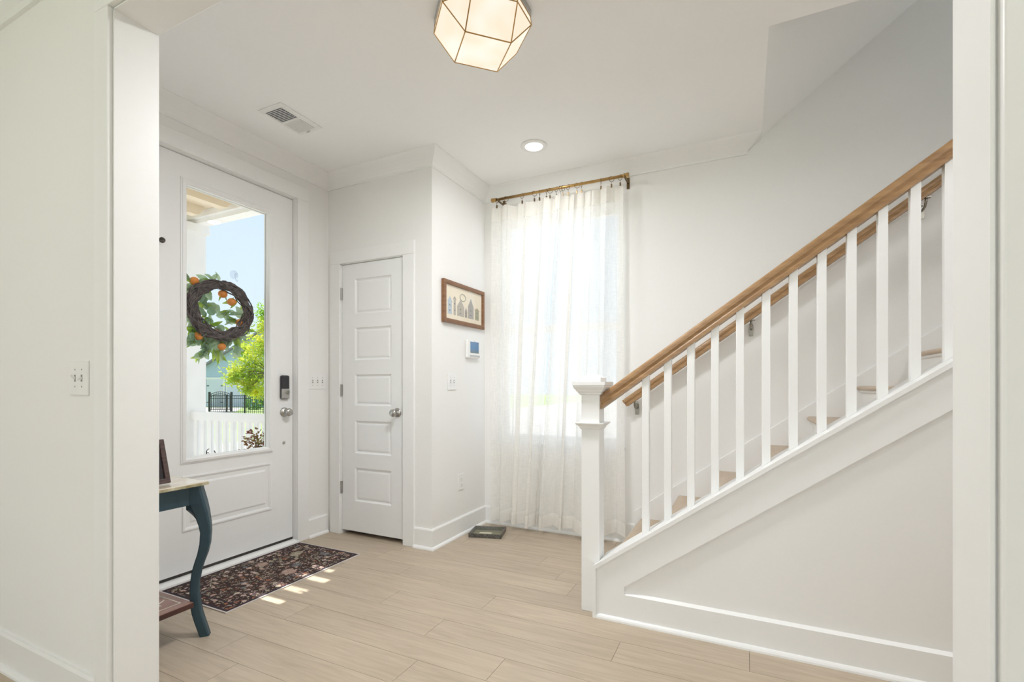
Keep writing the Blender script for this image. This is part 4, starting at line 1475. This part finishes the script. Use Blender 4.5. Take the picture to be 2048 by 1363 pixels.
# ------------------------------------------------------------------ wreath on the outside of the door glass
WC = Vector((-3.050, 1.990, 1.620))
wr_ = thing('door_wreath', 'grapevine wreath with oranges and eucalyptus leaves hung on the door glass', 'wreath', tuple(WC))
rw = random.Random(21)
m = MB()
R0 = 0.163
for s in range(40):
    tw = rw.choice([-1, 1]) * rw.uniform(1.5, 4)
    p0 = rw.uniform(0, 6.28)
    rad = rw.uniform(0.014, 0.034)
    pts = []
    for i in range(48):
        a = 2 * math.pi * i / 48
        q = p0 + round(tw) * a
        rr = rad * (1 + 0.2 * math.sin(5 * a + p0))
        R = R0 + rr * math.cos(q)
        pts.append(WC + Vector((rr * 0.8 * math.sin(q), R * math.cos(a) * 1.14, R * math.sin(a))))
    m.tube(pts, rw.uniform(0.0028, 0.0048), 5, True)
obj('vine_ring', m, 'vine', wr_)
m = MB().tube([WC + Vector((0, R0 * math.cos(a) * 1.14, R0 * math.sin(a))) for a in [2 * math.pi * i / 40 for i in range(40)]], 0.016, 8, True)
obj('vine_core', m, 'vine', wr_)


def leaf_mesh(name, L, W, bend, m, round_=False):
    b = MB()
    sec = [0, 0.12, 0.3, 0.5, 0.72, 0.9, 1.0]
    wid = [0.06, 0.55, 0.92, 1.0, 0.75, 0.32, 0.02] if not round_ else [0.05, 0.65, 0.98, 1.0, 0.92, 0.55, 0.1]
    for s_, w in zip(sec, wid):
        for k in (-1, 0, 1):
            b.v.append((s_ * L, k * w * W / 2, bend * L * s_ * s_ + 0.12 * W * abs(k) * w))
    for i in range(len(sec) - 1):
        for k in range(2):
            a = i * 3 + k
            b.f.append((a, a + 1, a + 4, a + 3))
    me = b.mesh(name)
    me.materials.append(M[m])
    return me


leaf_kinds = [leaf_mesh('leaf_long', 0.088, 0.026, -0.25, 'greenleaf'), leaf_mesh('leaf_broad', 0.078, 0.046, -0.2, 'eucleaf'),
              leaf_mesh('leaf_round', 0.054, 0.048, -0.1, 'eucleaf', True), leaf_mesh('leaf_small', 0.045, 0.018, -0.2, 'greenleaf')]


def add_leaf(parent, me, loc, d, roll):
    d = Vector(d).normalized()
    x = d
    z = x.orthogonal().normalized()
    y = z.cross(x)
    R = Matrix((x, y, z)).transposed().to_4x4() @ Matrix.Rotation(roll, 4, 'X')
    o = bpy.data.objects.new('leaf', me)
    col.objects.link(o)
    o.parent = parent
    o.matrix_basis = Matrix.Translation(Vector(loc) - WC) @ R
    return o


for i in range(150):
    a = rw.uniform(0, 2 * math.pi)
    # denser along the lower and near-jamb side
    if math.sin(a) > 0.2 and math.cos(a) > -0.2 and rw.random() < 0.75:
        continue
    side = rw.choice([1, 1, 1, -1])
    R = R0 + (rw.uniform(0.0, 0.035) if side > 0 else -rw.uniform(0.0, 0.03))
    p = WC + Vector((-rw.uniform(0.005, 0.05), R * math.cos(a), R * math.sin(a)))
    out = Vector((rw.uniform(-0.7, 0.1), side * math.cos(a) + rw.uniform(-0.9, 0.9), side * math.sin(a) + rw.uniform(-0.9, 0.9) - 0.25))
    add_leaf(wr_, leaf_kinds[rw.choice([0, 1, 1, 2, 2, 3])], p, out, rw.uniform(0, 6.28))
# hanging sprays at the lower left
for y0, z0, n in ((1.90, 1.45, 9), (1.94, 1.42, 9), (1.87, 1.50, 9), (2.02, 1.43, 8), (2.08, 1.46, 8), (1.84, 1.60, 9), (1.86, 1.72, 7), (1.95, 1.79, 5), (1.93, 1.66, 6), (1.92, 1.58, 7), (2.04, 1.56, 8), (2.07, 1.63, 8),
                  (1.80, 1.52, 9), (1.82, 1.46, 9), (1.86, 1.42, 8), (1.97, 1.38, 8), (2.12, 1.43, 8), (2.17, 1.50, 6), (1.80, 1.66, 7), (1.83, 1.78, 6), (2.00, 1.53, 6), (1.90, 1.63, 6), (2.19, 1.60, 4), (1.92, 1.36, 5)):
    tip = Vector((rw.uniform(-0.03, 0.0), rw.uniform(-0.05, 0.05), -rw.uniform(0.03, 0.09) if z0 < 1.55 else rw.uniform(-0.02, 0.06)))
    base = Vector((-3.08, y0, z0))
    for k in range(n):
        p = base + tip * (k / n) + Vector((rw.uniform(-0.02, 0.005), rw.uniform(-0.015, 0.015), rw.uniform(-0.015, 0.015)))
        add_leaf(wr_, leaf_kinds[rw.choice([0, 1, 2, 2, 3])], p, tip.normalized() + Vector((rw.uniform(-0.5, 0.3), rw.uniform(-1, 1), rw.uniform(-0.8, 0.6))), rw.uniform(0, 6.28))


def plane_pt(px, py, X):
    c, s = math.cos(YAW), math.sin(YAW)
    r, u = (px - 1024) / 966.0, (770 - py) / 966.0
    d = X / (r * c - s)
    return Vector((X, d * (r * s + c), 1.135 + d * u))


om = MB().sphere((0, 0, 0), 0.028, 16, 10, (1, 1, 0.92)).mesh('orange')
om.materials.append(M['orange'])
for p in om.polygons:
    p.use_smooth = True
for (y, z) in ((1.840, 1.782), (1.752, 1.690), (2.022, 1.733), (2.083, 1.690), (2.142, 1.558), (2.098, 1.500), (1.990, 1.470), (2.012, 1.388), (1.865, 1.444), (1.752, 1.600)):
    o = bpy.data.objects.new('orange', om)
    col.objects.link(o)
    o.parent = wr_
    o.matrix_basis = Matrix.Translation(Vector((-3.085, y, z)) - WC)
hk = thing('suction_hook', 'clear suction hook holding the wreath on the door glass', 'hook', (-2.985, 2.034, 1.853))
obj('suction_cup', MB().lathe((-2.9846, 2.030, 1.850), (1, 0, 0), [(0, 0.028), (0.002, 0.028), (0.006, 0.018), (0.010, 0.008), (0.016, 0.008), (0.016, 0)], 24), 'clear', hk, smooth=True)
obj('hook_arm', MB().tube([(-2.972, 2.030, 1.855), (-2.968, 2.030, 1.835), (-2.968, 2.034, 1.815), (-2.962, 2.036, 1.806), (-2.955, 2.036, 1.815)], 0.0045, 8), 'clear', hk, smooth=True)

# ------------------------------------------------------------------ porch
PZ = -0.05
struct('porch_floor', MB().box(-5.45, -3.08, -0.6, 3.30, PZ - 0.15, PZ), 'porchfloor', 'grey porch floor outside the front door')
# porch roof of boards; unseen gaps added between them shape the sun stripes
proof = bpy.data.objects.new('porch_ceiling', None)
col.objects.link(proof)
tag(proof, 'cream painted porch ceiling with exposed beams', kind='structure')
RB = 2.86
off = RB / SUN_T
stripe_slots = [(1.720, 1.768, -2.44, -2.18), (1.868, 1.918, -2.44, -2.175), (2.025, 2.075, -2.445, -2.183), (2.155, 2.195, -2.45, -2.27)]
PX0, PX1 = -5.6, -3.08
cur = -0.8
for a, b, f0, f1 in stripe_slots:
    obj('roof_board', MB().box(PX0, PX1, cur, a, RB, RB + 0.03), 'porchwood', proof)
    obj('roof_board', MB().box(PX0, f0 - off, a, b, RB, RB + 0.03), 'porchwood', proof)
    obj('roof_board', MB().box(f1 - off, PX1, a, b, RB, RB + 0.03), 'porchwood', proof)
    cur = b
obj('roof_board', MB().box(PX0, PX1, cur, 3.10, RB, RB + 0.03), 'porchwood', proof)
for x in (-4.765, -4.345, -3.925, -3.505):
    m = MB().prism([(2.28, RB), (2.90, RB), (2.90, RB - 0.050), (2.88, RB - 0.060), (2.875, RB - 0.080), (2.84, RB - 0.095), (2.28, RB - 0.095)], 'x', x - 0.045, x + 0.045)
    obj('rafter', m, 'porchwood', proof)
bmx = struct('porch_beam', MB().box(-5.5, -3.08, 2.99, 3.10, RB - 0.10, RB), 'porchwhite', 'white porch edge beam')
obj('beam_trim', MB().box(-5.5, -3.08, 2.955, 2.99, RB - 0.060, RB), 'porchwhite', bmx)
pc = thing('porch_column', 'square white porch column beside the railing', 'column', (-5.125, 2.975, PZ))
obj('shaft', MB().box(-5.25, -5.00, 2.85, 3.10, PZ, RB - 0.185), 'porchwhite', pc)
obj('capital', MB().box(-5.28, -4.97, 2.82, 3.125, RB - 0.185, RB - 0.10), 'porchwhite', pc)
pr_ = thing('porch_railing', 'white porch railing with square balusters outside the door glass', 'railing', (-4.0, 2.97, PZ))
obj('top_rail', MB().box(-5.00, -3.09, 2.95, 2.99, 0.790, 0.874), 'porchwhite', pr_)
obj('bottom_rail', MB().box(-5.00, -3.09, 2.95, 2.99, 0.03, 0.10), 'porchwhite', pr_)
k = 0
x = -4.93
while x < -3.12:
    obj('baluster', MB().box(x - 0.024, x + 0.024, 2.950, 2.988, 0.10, 0.790), 'porchwhite', pr_)
    x += 0.112

# plant on the porch
pp = thing('potted_plant', 'small red and green leafed plant in a pot on the porch', 'potted plant', (-3.50, 2.60, PZ))
qx, qy = -3.50, 2.60
obj('pot', MB().lathe((qx, qy, PZ), (0, 0, 1), [(0, 0), (0, 0.10), (0.30, 0.11), (0.60, 0.12), (0.61, 0.125), (0.64, 0.125), (0.64, 0.105), (0.61, 0.10), (0.60, 0)], 24), 'terracotta', pp)
m = MB()
for i in range(240):
    a, e = rw.uniform(0, 6.28), rw.uniform(0.1, 1.4)
    r = rw.uniform(0.02, 0.16)
    c = Vector((qx + r * math.cos(a) * math.cos(e), qy + r * math.sin(a) * math.cos(e), 0.61 + 0.19 * r / 0.16 * math.sin(e)))
    d = Vector((math.cos(a), math.sin(a), rw.uniform(-0.3, 1))).normalized() * 0.016
    s = d.orthogonal().normalized() * 0.009
    m.quad(c - d, c + s, c + d, c - s)
tag(obj('foliage', m, 'redleaf', pp), kind='stuff')
m = MB()
for i in range(14):
    a = rw.uniform(0, 6.28)
    m.tube([(qx, qy, 0.55), (qx + 0.08 * math.cos(a), qy + 0.08 * math.sin(a), 0.70)], 0.002, 4)
obj('stems', m, 'bark', pp)
# black wire garden hook on the porch
gh_ = thing('wire_garden_hook', 'thin black wire hook standing on the porch behind the door glass', 'hook', (-4.0, 2.52, PZ))


def porch_pt(px, py, Y):
    c, s = math.cos(YAW), math.sin(YAW)
    r, u = (px - 1024) / 966.0, (770 - py) / 966.0
    d = Y / (c + r * s)
    return Vector((d * (r * c - s), Y, 1.135 + d * u))


cpts = [porch_pt(418, 897, 2.5), porch_pt(414.5, 899, 2.5), porch_pt(413, 902.5, 2.5), porch_pt(414.5, 905, 2.5), porch_pt(417.5, 905, 2.5)]
obj('scroll_end', MB().tube(cpts, 0.0035, 6), 'iron', gh_)
b0 = porch_pt(431, 906, 2.5)
t0 = porch_pt(428.5, 900.5, 2.5)
obj('stake', MB().tube([t0, b0, Vector((b0.x + 0.02, 2.5, PZ))], 0.004, 6), 'iron', gh_)
obj('stake', MB().tube([cpts[2], Vector((cpts[2].x, 2.51, 0.40)), Vector((cpts[2].x, 2.5, PZ))], 0.004, 6), 'iron', gh_)

# ------------------------------------------------------------------ garden beyond the porch
GZ = -0.55
C_, S_n = math.cos(YAW), math.sin(YAW)


def far(px, d, z=GZ):
    r = (px - 1024) / 966.0 * d
    return Vector((r * C_ - d * S_n, r * S_n + d * C_, z))


struct('front_bounce_paving', MB().box(-13.5, -3.2, -14, 14, GZ - 0.1, GZ + 0.02), 'patio', 'pale paving added around the porch for bounce light')  # ground added to bounce neutral light onto the porch
struct('side_bounce_paving', MB().box(-3.2, 20, 3.75, 78, GZ - 0.1, GZ + 0.02).box(-15, -3.2, 14.0, 78, GZ - 0.1, GZ + 0.02), 'patio', 'pale paving added outside the curtained window to keep its light neutral')  # ground added so the lawn does not tint the window light green
struct('lawn_ground', MB().box(-70, 30, -30, 80, GZ - 0.2, GZ), 'lawn', 'green lawn beyond the porch').location = (0, 0, 0)
AL = YAW


def yard(name, label, cat, px, d, turn=0.0, group=None):
    return thing(name, label, cat, tuple(far(px, d)), group, rot=(0, 0, AL + turn))


# metal fence: panels between posts
FD = 28.0
mp = FD / 966.0
fence = yard('iron_fence', 'black metal picket fence in front of the lawn', 'fence', 474, FD)


def fx(px):
    return (px - 474) * mp


for px in (419, 453, 489.4, 528.7, 566):
    local(obj('post', MB().box(fx(px) - 0.035, fx(px) + 0.035, -0.035, 0.035, 0, 1.14), 'iron', fence))
for z in (0.14, 0.92, 1.08):
    local(obj('rail', MB().box(fx(419), fx(566), -0.015, 0.015, z - 0.018, z + 0.018), 'iron', fence))
pk = MB().box(-0.009, 0.009, -0.009, 0.009, 0.02, 1.08).mesh('picket')
pk.materials.append(M['iron'])
x = fx(419) + 0.13
while x < fx(566):
    o = bpy.data.objects.new('picket', pk)
    col.objects.link(o)
    o.parent = fence
    o.location = (x, 0, 0)
    x += 0.118
# arched gate a little farther back
GD = 31.0
mg = GD / 966.0
gate = yard('arched_gate', 'black metal garden gate with an arched top', 'gate', 441, GD)
gw_ = 22 * mg
for s in (-1, 1):
    local(obj('post', MB().box(s * gw_ - 0.05, s * gw_ + 0.05, -0.05, 0.05, 0, 1.26), 'iron', gate))


def arch(x, h):
    return h + 0.22 * (1 - (x / gw_) ** 2)


for h in (0.92, 1.06):
    local(obj('arched_rail', MB().tube([(gw_ * t, 0, arch(gw_ * t, h)) for t in [i / 8 - 1 for i in range(17)]], 0.02, 6), 'iron', gate))
local(obj('rail', MB().box(-gw_, gw_, -0.015, 0.015, 0.12, 0.16), 'iron', gate))
for i in range(11):
    x = -gw_ + (i + 1) * 2 * gw_ / 12
    local(obj('picket', MB().box(x - 0.009, x + 0.009, -0.009, 0.009, 0.1, arch(x, 1.06)), 'iron', gate))
# paved patch by the gate
struct('garden_path', MB().prism([(p.x, p.y) for p in (far(405, 30), far(470, 30), far(485, 36.5), far(400, 36.5))], 'z', GZ - 0.05, GZ + 0.012), 'patio', 'pale paving behind the gate')

# neighbouring house
HD = 38.0
mh = HD / 966.0
hs = yard('neighbour_house', 'pale blue house with lap siding beyond the fence', 'house', 440, HD)


def hx(px):
    return (px - 440) * mh


def hz(py):
    return 1.135 + (770 - py) * mh - GZ


x0h, x1h = hx(340), hx(660)
eave, pitch = hz(742), 0.62
xm = (x0h + hx(660)) / 2
xl = hx(396)
local(obj('wall', MB().prism([(xl, 0), (x1h, 0), (x1h, eave), ((xl + x1h) / 2, eave + pitch * (x1h - xl) / 2), (xl, eave)], 'y', 0.0, 6.0), 'siding', hs))
n = 0
z = 0.0
while z < eave + pitch * (x1h - xl) / 2 - 0.2:
    a, b = xl, x1h
    if z > eave:
        a = xl + (z - eave) / pitch
        b = x1h - (z - eave) / pitch
    local(obj('siding_board', MB().prism([(-0.030, z), (-0.004, z + 0.185), (0.0, z + 0.185), (0.0, z)], 'x', a, b), 'siding', hs))
    z += 0.18
rf = MB()
for s in (0, 1):
    xa, xb = (xl - 0.4, (xl + x1h) / 2) if s == 0 else ((xl + x1h) / 2, x1h + 0.4)
    za = eave - 0.4 * pitch
    zb2 = eave + pitch * (x1h - xl) / 2
    p = [(xa, za), (xb, zb2), (xb, zb2 + 0.14), (xa, za + 0.14)] if s == 0 else [(xa, zb2), (xb, za), (xb, za + 0.14), (xa, zb2 + 0.14)]
    rf.prism(p, 'y', -0.35, 6.3)
local(obj('roof', rf, 'roof', hs))
dr = local(obj('shed_door', MB().box(hx(414), hx(447), -0.05, 0.0, 0, hz(758)), 'shed', hs))
local(obj('door_trim', MB().box(hx(409), hx(450.5), -0.06, -0.031, hz(758), hz(754)).box(hx(447), hx(450.5), -0.06, -0.031, 0, hz(758)).box(hx(409), hx(413), -0.06, -0.031, 0, hz(758)), 'porchwhite', hs))
for px in (417.5, 445.5):
    for z in (hz(771), 0.35):
        local(obj('strap_hinge', MB().box(hx(px - 3), hx(px + 1.5), -0.07, -0.05, z - 0.03, z + 0.03), 'iron', hs))
local(obj('corner_board', MB().box(hx(452.5), hx(455), -0.06, -0.03, 0, hz(757)), 'porchwhite', hs))
local(obj('lower_cladding', MB().box(hx(452.5), hx(500), -0.05, -0.031, 0, hz(757)), 'shed', hs))

# tree with yellow-green foliage
TD = 17.0
tr = thing('garden_tree', 'yellow-green leafy tree beyond the porch railing', 'tree', tuple(far(548, TD)))
tb = far(548, TD)
rt = random.Random(4)


def tp(px, py, d=TD):
    p = far(px, d)
    p.z = 1.135 + (770 - py) * d / 966.0
    return p


obj('trunk', MB().tube([tb, tp(546, 800), tp(540, 760), tp(532, 720), tp(527, 690)], [0.10, 0.085, 0.07, 0.05, 0.03], 8), 'bark', tr)
brs = MB()
clumps = []
for px, py, r in ((478, 745, 0.40), (468, 757, 0.22), (500, 725, 0.45), (520, 690, 0.5), (540, 650, 0.45), (500, 765, 0.34), (525, 750, 0.5), (515, 785, 0.22), (488, 700, 0.25), (555, 700, 0.6), (575, 660, 0.6), (570, 740, 0.6), (534, 625, 0.30), (545, 775, 0.4), (495, 778, 0.2)):
    c = tp(px, py, TD + rt.uniform(-0.5, 0.5))
    clumps.append((c, r))
    brs.tube([tp(540, 745), (tp(540, 745) + c) / 2 + Vector((0, 0, 0.06)), c], [0.03, 0.018, 0.006], 5)
obj('branches', brs, 'bark', tr)
fm_ = MB()
for c, r in clumps:
    for i in range(int(480 * r / 0.4)):
        p = c + Vector((rt.gauss(0, 1), rt.gauss(0, 1), rt.gauss(0, 0.85))) * r * 0.52
        d = Vector((rt.uniform(-1, 1), rt.uniform(-1, 1), rt.uniform(-0.9, 0.3))).normalized()
        s = d.cross(Vector((rt.uniform(-1, 1), rt.uniform(-1, 1), rt.uniform(-1, 1)))).normalized()
        L, W = rt.uniform(0.06, 0.10), rt.uniform(0.018, 0.028)
        fm_.quad(p - d * L, p + s * W, p + d * L, p - s * W)
tag(obj('foliage', fm_, 'treeleaf', tr), kind='stuff')

# shrubs by the lawn
for i, (px, d, r, lab) in enumerate(((508, 33.5, 0.62, 'rounded green shrub behind the fence'), (545, 35.2, 0.75, 'darker green shrub beside the house behind the fence'))):
    s0 = thing('garden_shrub', lab, 'shrub', tuple(far(px, d)))
    c = far(px, d)
    m = MB()
    for k in range(900):
        v = Vector((rt.gauss(0, 1), rt.gauss(0, 1), rt.gauss(0, 1))).normalized() * r * rt.uniform(0.75, 1.05)
        p = c + Vector((v.x, v.y, r * 0.8 + v.z * 0.85))
        if p.z < GZ:
            continue
        d_ = Vector((rt.uniform(-1, 1), rt.uniform(-1, 1), rt.uniform(-1, 1))).normalized()
        s_ = d_.orthogonal().normalized()
        m.quad(p - d_ * 0.06, p + s_ * 0.035, p + d_ * 0.06, p - s_ * 0.035)
    tag(obj('foliage', m, 'shrubleaf', s0), kind='stuff')
    obj('stem', MB().tube([c, c + Vector((0, 0, r))], 0.05, 6), 'bark', s0)
